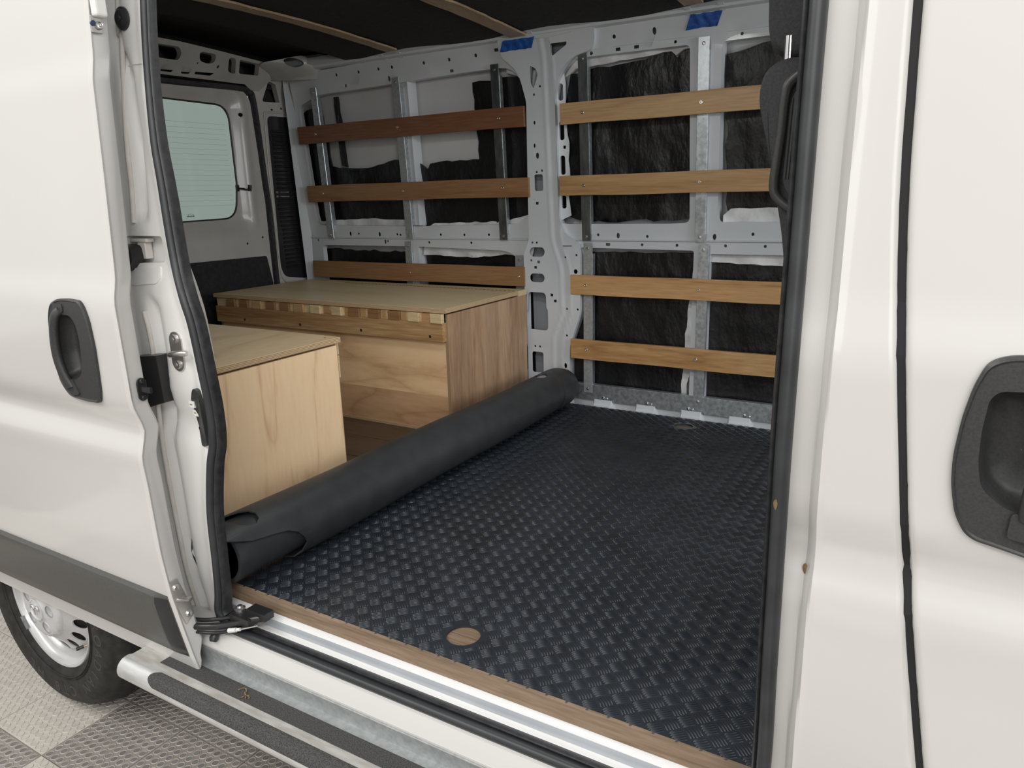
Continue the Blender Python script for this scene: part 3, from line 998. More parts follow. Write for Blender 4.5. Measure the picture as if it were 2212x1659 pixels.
# recess walls and back
b.loft([[(p[0], jmap(p[0], p[1], 0)[1] + d, p[1]) for p in REC] for d in (0, .030)], True)
b.add([(p[0], jmap(p[0], p[1], 0)[1] + .030, p[1]) for p in REC], [tuple(range(len(REC)))])
# inner return of the jamb
rr = frange(-.1, 1.62, .03)
b.loft([[(sealx(z) + .018, jmap(sealx(z) + .018, z, 0)[1], z), (sealx(z) + .006, jmap(sealx(z), z, 0)[1] + .006, z), (sealx(z) - .12, .03, z)] for z in rr], False)
b.build('door_jamb', 'jamb', van, smooth=40, label='white rear jamb of the side doorway')
# sealed seam
pts = [(x, jmap(x, z, 0)[1] - .002, z) for x, z in ((-1.566, -.10), (-1.562, .0145), (-1.55, .15), (-1.545, .386), (-1.523, .60), (-1.528, .69))]
MB().tube(smooth_path(pts, 6), .0055, 8).build('sealed_seam', 'sealer', van, smooth=60)
pts = [(x, jmap(x, z, 0)[1] - .002, z) for x, z in ((-1.541, .88), (-1.5375, .958), (-1.536, 1.05), (-1.541, 1.19), (-1.546, 1.26), (-1.556, 1.29), (-1.558, 1.6))]
MB().tube(smooth_path(pts, 6), .0055, 8).build('sealed_seam', 'sealer', van, smooth=60)
MB().tube([(x, jmap(x, 1.195 - .003 * i, 0)[1] - .0003, 1.199 - .001 * i) for i, x in enumerate(frange(-1.535, -1.456, .013))], .0009, 5).build('panel_joint', 'sealer', van)
# ledge plate under the recess
MB().plate(rpoly([(-1.565, .782), (-1.565, .745, .01), (-1.475, .752, .01), (-1.462, .765), (-1.462, .788)], .004), [], lambda u, v, d: (u, jmap(u, v, 0)[1] - .003 + d, v), .004).build('recess_plate', 'jamb', van, bevel=.001)
# roller track pieces inside the recess
tb = MB()
tb.box((-1.57, -.072, .838), (-1.512, -.052, .846))
tb.box((-1.548, -.070, .802), (-1.522, -.052, .838))
tb.build('roller_carriage', 'sealer', van, bevel=.002)
MB().plate(rpoly([(-1.59, .80), (-1.59, .835), (-1.535, .832, .01), (-1.53, .80, .01), (-1.56, .775), (-1.575, .78)], .006), [], lambda u, v, d: (u, -.098 + d, v), .03).build('roller_cover', 'plastic2', van, bevel=.002, label='black roller cover')
# rubber buffer cap
cy = JB(1.286) - .004
MB().lathe([(0.0001, -.010), (.006, -.010), (.007, -.007), (.012, -.008), (.016, -.006), (.022, -.002), (.023, .002)], (-1.517, cy, 1.286), 'y', 28).build('buffer_cap', 'plastic2', van, smooth=40, label='round black rubber buffer')
# striker: oval plate, two screws and the folded catch
sx, szz = -1.433, .607
sy = jmap(sx, szz, 0)[1]
st = MB().plate([(sx + .026 * (cos(a) if abs(cos(a)) > 0 else 0) * .8, szz + (.023 if sin(a) > 0 else -.023) + .021 * sin(a)) for a in frange(0, 2 * pi - .3, .3)], [], lambda u, v, d: (u, sy - .004 + d, v), .005).build('door_striker', 'steel', van, bevel=.001, label='steel door striker')
MB().tube(smooth_path([(sx - .016, sy - .006, szz - .006), (sx - .002, sy - .018, szz - .004), (sx + .03, sy - .024, szz + .002), (sx + .052, sy - .016, szz + .003)], 4), [.0065] * 12 + [.006], 10).build('catch', 'steel', st, smooth=60)
for dz in (.028, -.028):
    MB().lathe([(.0001, -.002), (.003, -.002), (.0035, -.005), (.0095, -.0055), (.0105, -.003), (.0105, 0)], (sx, sy - .003, szz + dz), 'y', 20).build('screw', 'steel', st, smooth=40)
# black rubber block
b = MB()
bz = [(-1.562, .588, -1.482, .597), (-1.575, .464, -1.4935, .486)]
b.add([(-1.556, JB(.59) - .030, .590), (-1.482, JB(.59) - .022, .597), (-1.4935, JB(.48) - .022, .486), (-1.572, JB(.48) - .030, .462),
       (-1.556, JB(.59) + .01, .590), (-1.482, JB(.59) + .01, .597), (-1.4935, JB(.48) + .01, .486), (-1.572, JB(.48) + .01, .462)],
      [(0, 1, 2, 3), (7, 6, 5, 4), (0, 4, 5, 1), (1, 5, 6, 2), (2, 6, 7, 3), (3, 7, 4, 0)])
b.build('buffer_block', 'plastic2', van, bevel=.0015, label='black rectangular buffer block')
# electrical contact pad
cpx = lambda v: float(np.interp(v, [.40, .43, .52, .535], [-1.378, -1.392, -1.386, -1.376]))
pad = MB().plate(rpoly([(-1.390, .531, .012), (-1.366, .531, .012), (-1.366, .40, .012), (-1.384, .402, .012), (-1.404, .43), (-1.404, .50)], .006), [], lambda u, v, d: (u, jmap(u, v, 0)[1] - .010 + d, v), .012).build('contact_pad', 'plastic', van, bevel=.0015, label='black contact pad with two pale terminals')
for z in (.493, .472):
    MB().box((-1.409, jmap(-1.40, z, 0)[1] - .016, z - .0075), (-1.391, jmap(-1.40, z, 0)[1] - .008, z + .0075)).build('terminal', 'whitep', pad, bevel=.001)
    MB().box((-1.404, jmap(-1.40, z, 0)[1] - .0166, z - .001), (-1.397, jmap(-1.40, z, 0)[1] - .0155, z + .0012)).build('terminal_mark', 'dry', pad)
for z in (.455, .445, .435):
    MB().box((-1.404, jmap(-1.40, z, 0)[1] - .0118, z - .003), (-1.390, jmap(-1.40, z, 0)[1] - .008, z + .003)).build('terminal', 'plastic2', pad, bevel=.0005)

# doorway weatherstrip
path = [(x + .012, JB(z) - .010, z) for x, z in SEAL_L]
path += [(-1.432, -.070, -.032), (-1.412, -.070, -.058), (-1.37, -.069, -.0685), (-1.2, -.069, -.0695), (-.6, -.069, -.0695), (-.26, -.069, -.0685), (-.205, -.066, -.058), (-.181, -.062, -.02)]
path += [(-.176 + .003, JB(z) - .012, z) for z in (.10, .25, .4, .6, .8, 1.0, 1.2, 1.4, 1.6)]
sp = smooth_path(path, 6)
secA = [(-.015, -.004), (-.014, .007), (-.009, .014), (-.002, .016), (.004, .012), (.007, .006), (.008, -.004)]
secB = [(.006, -.006), (.008, .003), (.0115, .006), (.0145, .003), (.0165, -.006), (.016, -.022), (.006, -.022)]
for nm, sec, mt in (('weatherstrip', secA, 'rubber2'), ('weatherstrip_lip', secB, 'rubber')):
    b = MB()
    rings = []
    for i, p in enumerate(sp):
        t = (sp[min(i + 1, len(sp) - 1)] - sp[max(i - 1, 0)]).normalized()
        a = Vector((-t.z, 0, t.x)).normalized()     # towards the opening
        o = Vector((0, -1, 0))
        if abs(t.x) > .7:
            o = Vector((0, -.85, .5)).normalized()
            a = Vector((0, .5, .85)).normalized()
        sc_ = float(np.interp(p.z, [-.1, .1, .4, .9, 1.15, 1.6], [1, .85, .85, .85, .68, .68])) if p.x < -1.2 else (1.0 if p.z < .05 else .92)
        rings.append([p + a * q[0] * sc_ + o * q[1] * sc_ for q in sec])
    b.loft(rings, True, True)
    if nm == 'weatherstrip':
        ws = b.build(nm, mt, van, smooth=50, label='black rubber seal round the side doorway')
    else:
        b.build('seal_lip', mt, ws, smooth=50)

# outer quarter panel aft of the doorway, with wheel arch
WC = (-2.24, -.239)
arch = [(WC[0] + .415 * cos(a), WC[1] + .415 * sin(a)) for a in frange(0, pi, .15)]
QP = [(-1.75, -.40)] + [(-1.75, z) for z in frange(-.3, 1.6, .1)] + [(-3.12, 1.62), (-3.12, -.30), (WC[0] - .415, -.30)] + arch[::-1][0:] + [(WC[0] + .415, -.30), (WC[0] + .43, -.40)]
MB().plate(QP, [], lambda u, v, d: (u, BO(v) + d, v), .004, (frange(-3.1, -1.8, .12), frange(-.25, 1.6, .025))).build('quarter_panel', 'paint', van, smooth=40, label='white body side behind the door')
MB().loft([[(WC[0] + .43 * cos(a), yy, WC[1] + .43 * sin(a)) for a in frange(-.3, pi + .3, .15)] for yy in (-.09, .30)], False).build('wheel_arch_liner', 'liner', van, smooth=60)
MB().box((-2.75, .29, -.35), (-1.75, .30, .2)).build('inner_wheel_wall', 'liner', van)
MB().box((-3.08, .0, .0), (-1.72, .008, 1.6)).build('inner_side_lining', 'ceil', van)

# ------------------------------------------------------------------ wheel
def wheel():
    y0 = -.08
    wh = bpy.data.objects.new('wheel', None)
    COL.objects.link(wh)
    wh.parent = van
    wh.location = Vector((WC[0], y0, WC[1])) - van.location
    c = (WC[0], y0, WC[1])

    def build(mb, name, m, **kw):
        o = mb.build(name, m, None, **kw)
        o.parent = wh
        o.matrix_parent_inverse = Matrix.Translation(-Vector(c))
        return o
    prof = [(.196, .03), (.203, .004), (.212, -.004), (.226, -.012), (.25, -.019), (.275, -.021), (.298, -.0205), (.312, -.015), (.3215, -.004), (.3265, .002), (.334, .006), (.343, .020), (.350, .040),
            (.354, .07), (.3555, .11), (.354, .15), (.348, .19), (.33, .21), (.27, .225), (.21, .2)]
    ty = build(MB().lathe(prof, c, 'y', 96), 'tyre', 'tyre', smooth=50)
    # tread blocks on the shoulder and face
    for k in range(84):
        a0 = 2 * pi * k / 84
        if not (pi * 1.40 < a0 < 2 * pi):
            continue
        a1 = a0 + 2 * pi / 84 * .74
        b = MB()
        rows = []
        for (r, h) in ((.3335, .004), (.3465, .018), (.3535, .042), (.3575, .066)):
            rows.append((r + .0028, h - .0012))
        b.loft([[(c[0] + r * cos(a), c[1] + h, c[2] + r * sin(a)) for r, h in rows] + [(c[0] + (r - .006) * cos(a), c[1] + h + .002, c[2] + (r - .006) * sin(a)) for r, h in rows[::-1]] for a in (a0, a1)], True, True)
        o = build(b, 'tread_block', 'tyre')
        o.parent = wh
    for h0, h1, ro in ((.074, .104, 0), (.112, .142, .5), (.150, .178, 0)):
        b = MB()
        for k in range(84):
            a0 = 2 * pi * (k + ro) / 84
            a1 = a0 + 2 * pi / 84 * .8
            b.loft([[(c[0] + r * cos(a), c[1] + h, c[2] + r * sin(a)) for r, h in ((.352, h0), (.3595, h0), (.3595, h1), (.352, h1))] for a in (a0, a1)], True, True)
        o = build(b, 'tread_row', 'tyre')
    # thin sidewall rings
    for r in (.2325, .240):
        build(MB().lathe([(r - .0012, -.016 if r < .3 else -.006), (r, -.0195 if r < .3 else -.0085), (r + .0012, -.016 if r < .3 else -.006)], c, 'y', 96), 'sidewall_ring', 'tyre')
    # rim
    rim = build(MB().lathe([(.206, .012), (.209, -.002), (.206, -.006), (.2, -.004), (.197, .006), (.192, .016), (.184, .018), (.180, .030), (.172, .040), (.166, .036), (.160, .060)], c, 'y', 96), 'rim', 'wheel', smooth=50)
    # disc with oval ventilation openings
    dh = []
    for k in range(16):
        a = 2 * pi * (k + .35) / 16
        cx, cz = .139 * cos(a), .139 * sin(a)
        dh.append([(cx + .0165 * cos(q) * -sin(a) + .0205 * sin(q) * cos(a), cz + .0165 * cos(q) * cos(a) + .0205 * sin(q) * sin(a)) for q in frange(0, 2 * pi - .3, .3)])
    def dmap(u, v, d):
        r = hypot(u, v)
        h = float(np.interp(r, [0, .10, .104, .112, .160, .168], [-.016, -.016, -.014, -.006, .020, .036]))
        return (c[0] + u, c[1] + h + d, c[2] + v)
    g = []
    b = MB()
    ringpts = [(rr * cos(t), rr * sin(t)) for rr in (.105, .113, .118, .162) for t in frange(0, 2 * pi - .12, .12)]
    b.plate([(.168 * cos(t), .168 * sin(t)) for t in frange(0, 2 * pi - .08, .08)], dh, dmap, .004, (frange(-.16, .16, .012), frange(-.16, .16, .012)))
    build(b, 'wheel_disc', 'wheel', smooth=40)
    build(MB().lathe([(.05, .006), (.112, .008), (.122, .018), (.156, .040), (.155, .10), (.15, .2), (.01, .2)], c, 'y', 40), 'vent_shade_cone', 'liner')  # dark cone standing for the shade seen through the ventilation openings
    # hub cap with lobes
    ch = []
    for k in range(5):
        a = 2 * pi * (k + .1) / 5
        cx, cz = .062 * cos(a), .062 * sin(a)
        ch.append(circle(cx, cz, .0185, 16))
    def cmap(u, v, d):
        r = hypot(u, v)
        h = float(np.interp(r, [0, .036, .04, .085, .094, .098], [-.040, -.040, -.035, -.032, -.026, -.014]))
        return (c[0] + u, c[1] + h + d, c[2] + v)
    b = MB().plate([(.097 * cos(t), .097 * sin(t)) for t in frange(0, 2 * pi - .1, .1)], ch, cmap, .003, (frange(-.09, .09, .008), frange(-.09, .09, .008)))
    hc = build(b, 'hub_cap', 'cap', smooth=35)
    for p in ch:
        b = MB()
        b.loft([[(c[0] + q[0], cmap(q[0], q[1], 0)[1] - .0015 + .018 * i, c[2] + q[1]) for q in p] for i in (0, 1)], True)
        b.add([(c[0] + q[0], cmap(q[0], q[1], 0)[1] + .016, c[2] + q[1]) for q in p], [tuple(range(len(p)))])
        build(b, 'nut_pocket', 'cap', smooth=40)
    build(MB().lathe([(.036, -.036), (.035, -.042), (.031, -.0425), (.030, -.039), (.0001, -.039)], c, 'y', 40), 'centre_badge', 'cap', smooth=40)
    # ram's head emblem: muzzle wedge and two curled horns
    e = MB()
    yb = c[1] - .0405
    e.plate([(-.006, .010), (.006, .010), (.005, -.006), (.0025, -.015), (-.0025, -.015), (-.005, -.006)], [], lambda u, v, d: (c[0] + u, yb - .004 + d, c[2] + v), .004)
    for s in (-1, 1):
        e.tube([(c[0] + s * (.004 + .0105 + .0105 * cos(t) * 1.0), yb - .002, c[2] + .004 + .0115 * sin(t)) for t in frange(2.6, -2.6, .35)][::1] or [(0, 0, 0), (1, 1, 1)], .0028, 8)
        pts = [(c[0] + s * (.0135 - (.011 - .0012 * i) * cos(.2 + i * .6)), yb - .003, c[2] + .004 + (.012 - .001 * i) * sin(.2 + i * .6)) for i in range(8)]
        e.tube(pts, [.0035, .0035, .0034, .0032, .003, .0026, .002, .0012], 8)
    build(e, 'emblem', 'chrome', smooth=50)
    # valve
    b = MB().tube([(c[0] + .140, c[1] + .036, c[2] - .108), (c[0] + .132, c[1] + .008, c[2] - .110)], .0035, 8)
    build(b, 'valve_stem', 'brass', smooth=50)
    build(MB().tube([(c[0] + .132, c[1] + .008, c[2] - .110), (c[0] + .124, c[1] - .010, c[2] - .112)], .0052, 10), 'valve_cap', 'plastic2', smooth=50)
    # balance weight clipped to the rim
    build(MB().loft([[(c[0] + r * cos(a), c[1] + h, c[2] + r * sin(a)) for r, h in ((.197, -.002), (.197, -.010), (.208, -.010), (.210, -.002))] for a in frange(3.62, 3.84, .04)], True, True), 'balance_weight', 'zinc', smooth=50)
    # raised lettering
    txt = 'ROADIAN CT8 HL'
    R0 = .274
    a = radians(-58) + .0
    # reads clockwise with the tops outwards
    start = radians(3.4)
    step = radians(9.5)
    for i, ch_ in enumerate(txt):
        if ch_ == ' ':
            continue
        cu = bpy.data.curves.new('letter', 'FONT')
        cu.body = ch_
        cu.size = .048
        cu.extrude = .0006
        cu.align_x = 'CENTER'
        cu.align_y = 'CENTER'
        tmp = bpy.data.objects.new('letter', cu)
        COL.objects.link(tmp)
        bpy.context.view_layer.update()
        me = bpy.data.meshes.new_from_object(tmp)
        COL.objects.unlink(tmp)
        bpy.data.objects.remove(tmp)
        me.materials.clear()
        me.materials.append(M['tyretext'])
        o = bpy.data.objects.new('letter', me)
        COL.objects.link(o)
        an = start - (i - 0) * step
        # local x (text right) clockwise tangent, local y outward
        ox = Vector((sin(an), 0, -cos(an)))
        oy = Vector((cos(an), 0, sin(an)))
        oz = ox.cross(oy)
        mw = Matrix(((ox.x, oy.x, oz.x, c[0] + R0 * cos(an)), (ox.y, oy.y, oz.y, c[1] - .0205), (ox.z, oy.z, oz.z, c[2] + R0 * sin(an)), (0, 0, 0, 1)))
        o.parent = wh
        o.matrix_parent_inverse = Matrix.Translation(-Vector(c))
        o.matrix_basis = mw
    return wh

wheel()

# ------------------------------------------------------------------ sliding door
XE = -1.45
SD1 = -2.95
zz = frange(-.178, 1.60, .018)
b = MB()
# outer skin: rear ... edge, small hem, end face, inner skin
CAVL = rpoly([(-1.656, .6929), (-1.6074, .6944), (-1.5903, .6773), (-1.5864, .6396), (-1.5936, .5926), (-1.6028, .5640), (-1.6321, .5476), (-1.668, .5500), (-1.677, .6033), (-1.670, .6648)], .012, 4)
b.plate([(SD1, -.178), (XE - .012, -.178)] + [(XE - .012, z) for z in zz[1:-1]] + [(XE - .012, 1.60), (SD1, 1.60)], [CAVL], lambda u, v, d: (u, D(v), v), None, (frange(SD1 + .1, XE - .05, .1), zz[1:-1]))
rings = []
for z in zz:
    y = D(z)
    th = .042
    e = XE
    inn = y + th if z > -.09 else y + th * max(.1, (z + .178) / .088)
    rings.append([(e - .012, y, z), (e - .004, y + .0005, z), (e - .0005, y + .003, z), (e - .0015, y + .006, z),
           (e - .004, y + .008, z), (e - .003, inn - .006 if inn > y + .02 else inn, z), (e - .008, inn, z), (e - .12, inn + .006, z), (SD1, inn + .006, z), (SD1, y, z)])
b.loft(rings, False)
sd = b.build('sliding_door', 'paint', van, smooth=42, label='white sliding door pushed back over the rear body')
# charcoal rub moulding on the door
mz0, mz1 = -.122, .052
b = MB()
rings = []
for z, pr in ((mz1 + .001, .002), (mz1 - .006, .010), (mz1 - .018, .0135), (mz1 - .05, .015), (-.03, .0155), (-.08, .015), (mz0 + .012, .0125), (mz0, .003)):
    y = D(z)
    sh = -.010 * ((mz1 - z) / (mz1 - mz0)) * 0
    rings.append([(SD1 + .05, y, z), (SD1 + .05, y - pr, z), (-1.515, y - pr, z), (-1.508, y - pr, z), (-1.499, y - pr * .86, z), (-1.4645, y - .0012, z), (-1.461, y + .002, z)])
b.loft(rings, True, True)
rm = b.build('rub_moulding', 'mould', sd, smooth=30, label='charcoal plastic rub strip along the door')
b = MB()
rings = []
for z, pr in ((mz1 - .008, .0105), (mz1 - .02, .0142), (mz1 - .05, .0156), (-.03, .0162), (-.08, .0156), (mz0 + .012, .0132), (mz0 + .002, .006)):
    y = D(z)
    rings.append([(-1.502, y - pr, z), (-1.498, y - pr * .95, z), (-1.4655, y - .0020, z), (-1.463, y + .001, z), (-1.502, y + .001, z)])
b.loft(rings, True, True)
b.build('moulding_end', 'plastic2', sd, smooth=30, label='black end of the rub strip')
# hinge bracket and bolts on the end face
def onend(z, yo):
    return (XE - .001, D(z) + yo, z)
b = MB()
bz = [(.088, .004), (.092, .024), (.045, .034), (.018, .040), (-.012, .038), (-.03, .012), (.02, .006)]
b.loft([[(XE - .002 + dx, D(z) + yo, z) for z, yo in bz] for dx in (0, .003)], True, True)
hg = b.build('hinge_bracket', 'steel', sd, bevel=.0008, label='steel hinge bracket on the door edge')
for z, yo in ((.072, .016), (-.005, .026)):
    MB().lathe([(.0001, .006), (.004, .007), (.0055, .0075), (.0075, .005), (.009, .003), (.009, 0)], onend(z, yo), 'x', 18).build('bolt', 'steel', hg, smooth=40)
MB().tube([onend(.042, .012), (XE + .010, D(.03) + .024, .036), (XE + .004, D(.03) + .040, .030)], .0055, 8).build('hinge_fold', 'steel', hg, smooth=50)
# latch hook half way up
b = MB()
b.loft([[(XE - .002 + dx, D(.54) + .030 + .011 * cos(a), .540 + (.012 if sin(a) > 0 else -.012) + .013 * sin(a)) for a in frange(0, 2 * pi - .4, .4)] for dx in (0, .004)], True, True)
lh = b.build('latch_hook', 'plastic2', sd, bevel=.0008, label='black latch tongue on the door edge')
MB().loft([[(XE + x, D(.54) + .024 + yo, z) for yo, z in ((0, .536), (.006, .536), (.006, .548), (0, .548))] for x, in ((0.0,), (.012,), (.036,))], True, True).build('tongue', 'plastic2', lh, bevel=.001)
for z in (.558, .522):
    MB().lathe([(.0001, .003), (.0045, .004), (.006, .002), (.006, 0)], (XE + .002, D(.54) + .030, z), 'x', 14).build('screw', 'plastic2', lh, smooth=40)
# upper bracket with screw
b = MB().box((XE - .002, D(1.29) + .004, 1.262), (XE + .016, D(1.29) + .030, 1.31))
ub = b.build('upper_roller_bracket', 'whitep', sd, bevel=.006, seg=3, label='pale bracket and screw at the top of the door edge')
b = MB().box((XE - .001, D(1.25) + .003, 1.235), (XE + .002, D(1.25) + .024, 1.265))
b.build('bracket_plate', 'steel', ub, bevel=.0008)
MB().lathe([(.0001, .006), (.004, .007), (.0065, .006), (.0075, .003), (.0075, 0)], (XE + .002, D(1.25) + .017, 1.248), 'x', 18).build('screw', 'steel', ub, smooth=40)
MB().lathe([(.0001, .004), (.005, .004), (.005, 0)], (XE + .002, D(1.25) + .006, 1.251), 'x', 14).build('bolt', 'bluegrey', ub, smooth=40)

# door handles: surround dish, raised rim, curved grip
def handle(name, outline, cav, grip, base, parent, label, proud=.012, deep=.030):
    def hm(off):
        def f(u, v, d):
            return (u, base(v) + off + d, v)
        return f
    cx = sum(p[0] for p in outline) / len(outline)
    cz = sum(p[1] for p in outline) / len(outline)
    O = rpoly(outline, .012, 4)
    Cv = rpoly(cav, .012, 4)
    def sc(P, s):
        return [(cx + (p[0] - cx) * s, cz + (p[1] - cz) * s) for p in P]
    b = MB()
    # gasket lip
    b.loft([[(p[0], base(p[1]) - .0005, p[1]) for p in sc(O, 1.0)], [(p[0], base(p[1]) - .006, p[1]) for p in sc(O, 1.0)], [(p[0], base(p[1]) - .0085, p[1]) for p in sc(O, .965)], [(p[0], base(p[1]) - .0065, p[1]) for p in sc(O, .945)]], True)
    b.plate(sc(O, .945), [Cv], lambda u, v, d: (u, base(v) - .0065 - proud * max(0, 1 - 6 * abs(0)) * min(1, .5) + d, v) if False else (u, base(v) - .0065 + d, v), .004)
    h = b.build(name, 'plastic', parent, smooth=35, label=label)
    b = MB()
    ccx = sum(p[0] for p in Cv) / len(Cv)
    ccz = sum(p[1] for p in Cv) / len(Cv)
    def s2(s):
        return [(ccx + (p[0] - ccx) * s, ccz + (p[1] - ccz) * s) for p in Cv]
    lay = [(1.0, -.0065), (.985, -.003), (.95, .008), (.86, .022), (.72, deep), (.3, deep + .003), (.01, deep + .003)]
    b.loft([[(p[0], base(p[1]) + o, p[1]) for p in s2(s)] for s, o in lay], True)
    b.build('handle_cup', 'plastic', h, smooth=50)
    # grip bar
    g = smooth_path(grip, 6)
    b = MB()
    rings = []
    n = len(g)
    for i, p in enumerate(g):
        t = (g[min(i + 1, n - 1)] - g[max(i - 1, 0)]).normalized()
        side = Vector((t.z, 0, -t.x)).normalized()
        wd = .0105 * (0.9 + .35 * (i / n))
        o = Vector((0, -1, 0))
        rings.append([p + side * wd * cos(a) + o * .009 * sin(a) * (1.0) for a in [2 * pi * k / 12 for k in range(12)]])
    b.loft(rings, True, True)
    b.build('grip', 'plastic', h, smooth=50)
    return h, hm

hl, hml = handle('door_handle',
    [(-1.6777, .7148), (-1.645, .7275), (-1.6044, .7298), (-1.563, .7275), (-1.5519, .7169), (-1.5423, .6879), (-1.5389, .6282), (-1.5433, .5665), (-1.5470, .5268), (-1.5560, .5045), (-1.6109, .5030), (-1.6696, .5077), (-1.6949, .536), (-1.7045, .5822), (-1.7006, .6465), (-1.693, .6862)],
    [(-1.656, .6929), (-1.6074, .6944), (-1.5903, .6773), (-1.5864, .6396), (-1.5936, .5926), (-1.6028, .5640), (-1.6321, .5476), (-1.668, .5500), (-1.677, .6033), (-1.670, .6648)],
    [(-1.638, D(.70) - .004, .706), (-1.650, D(.68) - .014, .690), (-1.663, D(.65) - .016, .650), (-1.668, D(.60) - .016, .602), (-1.662, D(.56) - .013, .560), (-1.652, D(.535) - .007, .530)],
    D, sd, 'black pull handle on the sliding door')
MB().plate(rpoly([(-1.676, .552), (-1.640, .550), (-1.622, .518), (-1.650, .512), (-1.680, .528)], .006), [], lambda u, v, d: (u, D(v) - .010 + d, v), .006).build('handle_block', 'plastic', hl, bevel=.0015)
MB().plate(rpoly([(-1.664, .718), (-1.626, .718), (-1.626, .700), (-1.664, .694)], .006), [], lambda u, v, d: (u, D(v) - .009 + d, v), .004).build('handle_block', 'plastic', hl, bevel=.0015)

# lower hinge arm with its rollers, running from the door into the sill track
b = MB()
b.tube(smooth_path([(-1.56, -.140, -.052), (-1.464, -.130, -.050), (-1.411, -.105, -.050), (-1.365, -.086, -.040), (-1.322, -.070, -.026), (-1.29, -.048, -.020)], 5), .0085, 8)
b.tube(smooth_path([(-1.56, -.138, -.068), (-1.464, -.130, -.065), (-1.411, -.108, -.066), (-1.365, -.092, -.054), (-1.33, -.078, -.042)], 5), .004, 8)
b.tube(smooth_path([(-1.56, -.130, -.040), (-1.464, -.118, -.040), (-1.405, -.090, -.036), (-1.36, -.070, -.024)], 5), .005, 8)
b.box((-1.385, -.085, -.040), (-1.320, -.050, -.020))
b.box((-1.345, -.066, -.024), (-1.285, -.038, -.006))
arm = b.build('door_arm', 'plastic2', van, smooth=45, label='black lower hinge arm')
MB().cyl((-1.372, -.100, -.052), (-1.350, -.096, -.046), .0055, 10).cyl((-1.348, -.096, -.045), (-1.338, -.094, -.042), .004, 10).build('nylon_end', 'whitep', arm, smooth=50)
MB().cyl((-1.338, -.094, -.042), (-1.298, -.078, -.030), .0018, 8).build('pull_rod', 'chrome', arm, smooth=50)
MB().lathe([(.0001, .010), (.006, .010), (.0075, .006), (.013, .004), (.013, 0)], (-1.378, -.058, -.020), 'z', 18).build('roller_bolt', 'steel', arm, smooth=40)
MB().tube([(-1.425, -.100, -.078), (-1.424, -.106, -.086), (-1.423, -.110, -.092)], [.009, .011, .008], 10).build('rubber_stop', 'plastic2', van, smooth=50)

# ------------------------------------------------------------------ front jamb and pillar, front door
GAP = [(-.0700, 1.60), (-.0690, 1.4), (-.0662, 1.2), (-.0646, 1.1093), (-.0628, 1.0392), (-.0610, .9668), (-.0575, .8918), (-.0518, .8144), (-.0444, .7358), (-.0358, .6525), (-.023, .535), (-.0074, .4106), (.0065, .316), (.0273, .1833), (.045, .08), (.06, -.05), (.065, -.12)]
def gapx(z):
    p = GAP[::-1]
    return float(np.interp(z, [q[1] for q in p], [q[0] for q in p]))

def bmap(u, v, d):
    cr = float(np.interp(v, [-.1, .1, .45, 1.2], [-.141, -.141, -.1335, -.127]))
    t = min(1, max(0, (u - cr) / .012))
    y = JB(v) * (1 - t) + BO(v) * t
    # rounded shoulder
    y += -.002 * math.exp(-((u - cr - .012) / .006) ** 2)
    sb = float(np.interp(v, [.55, .72, 1.2], [0, 1, 1]))
    y += sb * .0012 * min(1, max(0, (u + .112) / .02))
    # roll over into the gap
    y += .010 * max(0, 1 - (gapx(v) - .0045 - u) / .008) ** 2 if gapx(v) - .0045 - u < .008 else 0
    return (u, y + d, v)

JR = -.186
PB = [(JR, -.07)] + [(JR, z) for z in frange(.0, 1.6, .1)] + [(gapx(z) - .0045, z) for z in frange(1.6, -.12, .04)] + [(-.148, -.12), (-.150, -.075), (-.166, -.045)]
b = MB().plate(PB, [], bmap, .003, (frange(-.18, .05, .0035), frange(-.1, 1.59, .03)))
b.loft([[(JR, JB(z), z), (JR + .003, .0, z), (JR + .06, .02, z), (.3, .03, z)] for z in frange(-.07, 1.6, .1)], False)
b.build('front_pillar', 'paint', van, smooth=40, label='white pillar between doorway and front door')
MB().box((-.20, -.035, -.09), (-.16, -.02, -.02)).build('jamb_foot', 'jamb', van)
b = MB().cyl((-.157, -.095, -.082), (-.157, -.085, -.035), .008, 14)
b.build('jamb_roller', 'chrome', van, smooth=50)
MB().box((-.175, -.080, -.11), (-.145, -.03, -.04)).build('track_end', 'gapdark', van)
# dark door-gap seal
b = MB()
b.loft([[(gapx(z) - .010, BO(z) + .007, z), (gapx(z) + .010, BO(z) + .008, z)] for z in frange(-.12, 1.6, .03)], False)
b.build('door_gap', 'gapdark', van)

def fdmap(u, v, d):
    y = BO(v)
    k = u - gapx(v) - .002
    y += .010 * max(0, 1 - k / .008) ** 2 if k < .008 else 0
    return (u, y + d, v)
WN = rpoly([(.30, .84), (.34, 1.36), (.86, 1.36), (.86, .84)], .04)
FD = [(gapx(z) + .002, z) for z in frange(-.12, 1.6, .04)] + [(.9, 1.6), (.9, -.12)]
CAVR = rpoly([(.12, .700), (.0553, .6961), (.0467, .686), (.0433, .6498), (.044, .6101), (.0498, .5818), (.0627, .5695), (.0761, .5600), (.10, .555), (.13, .555), (.15, .60), (.15, .68)], .012, 4)
fd = MB().plate(FD, [WN, CAVR], fdmap, .03, (frange(-.06, .2, .004) + frange(.25, .85, .1), frange(-.1, 1.58, .02))).build('front_door', 'paint', van, smooth=40, label='white front passenger door')
MB().plate(WN, [], lambda u, v, d: (u, BO(v) + .012 + d, v), .004).build('window_pane', 'glass', fd)
def mir(P, x):
    return P + [(2 * x - p[0], p[1]) for p in P[::-1]]
half = [(.100, .7380), (.060, .7362), (.0406, .7277), (.0302, .6994), (.023, .6612), (.019, .614), (.0205, .5812), (.0277, .5439), (.0394, .5225), (.0508, .5148), (.0757, .5100), (.105, .503)]
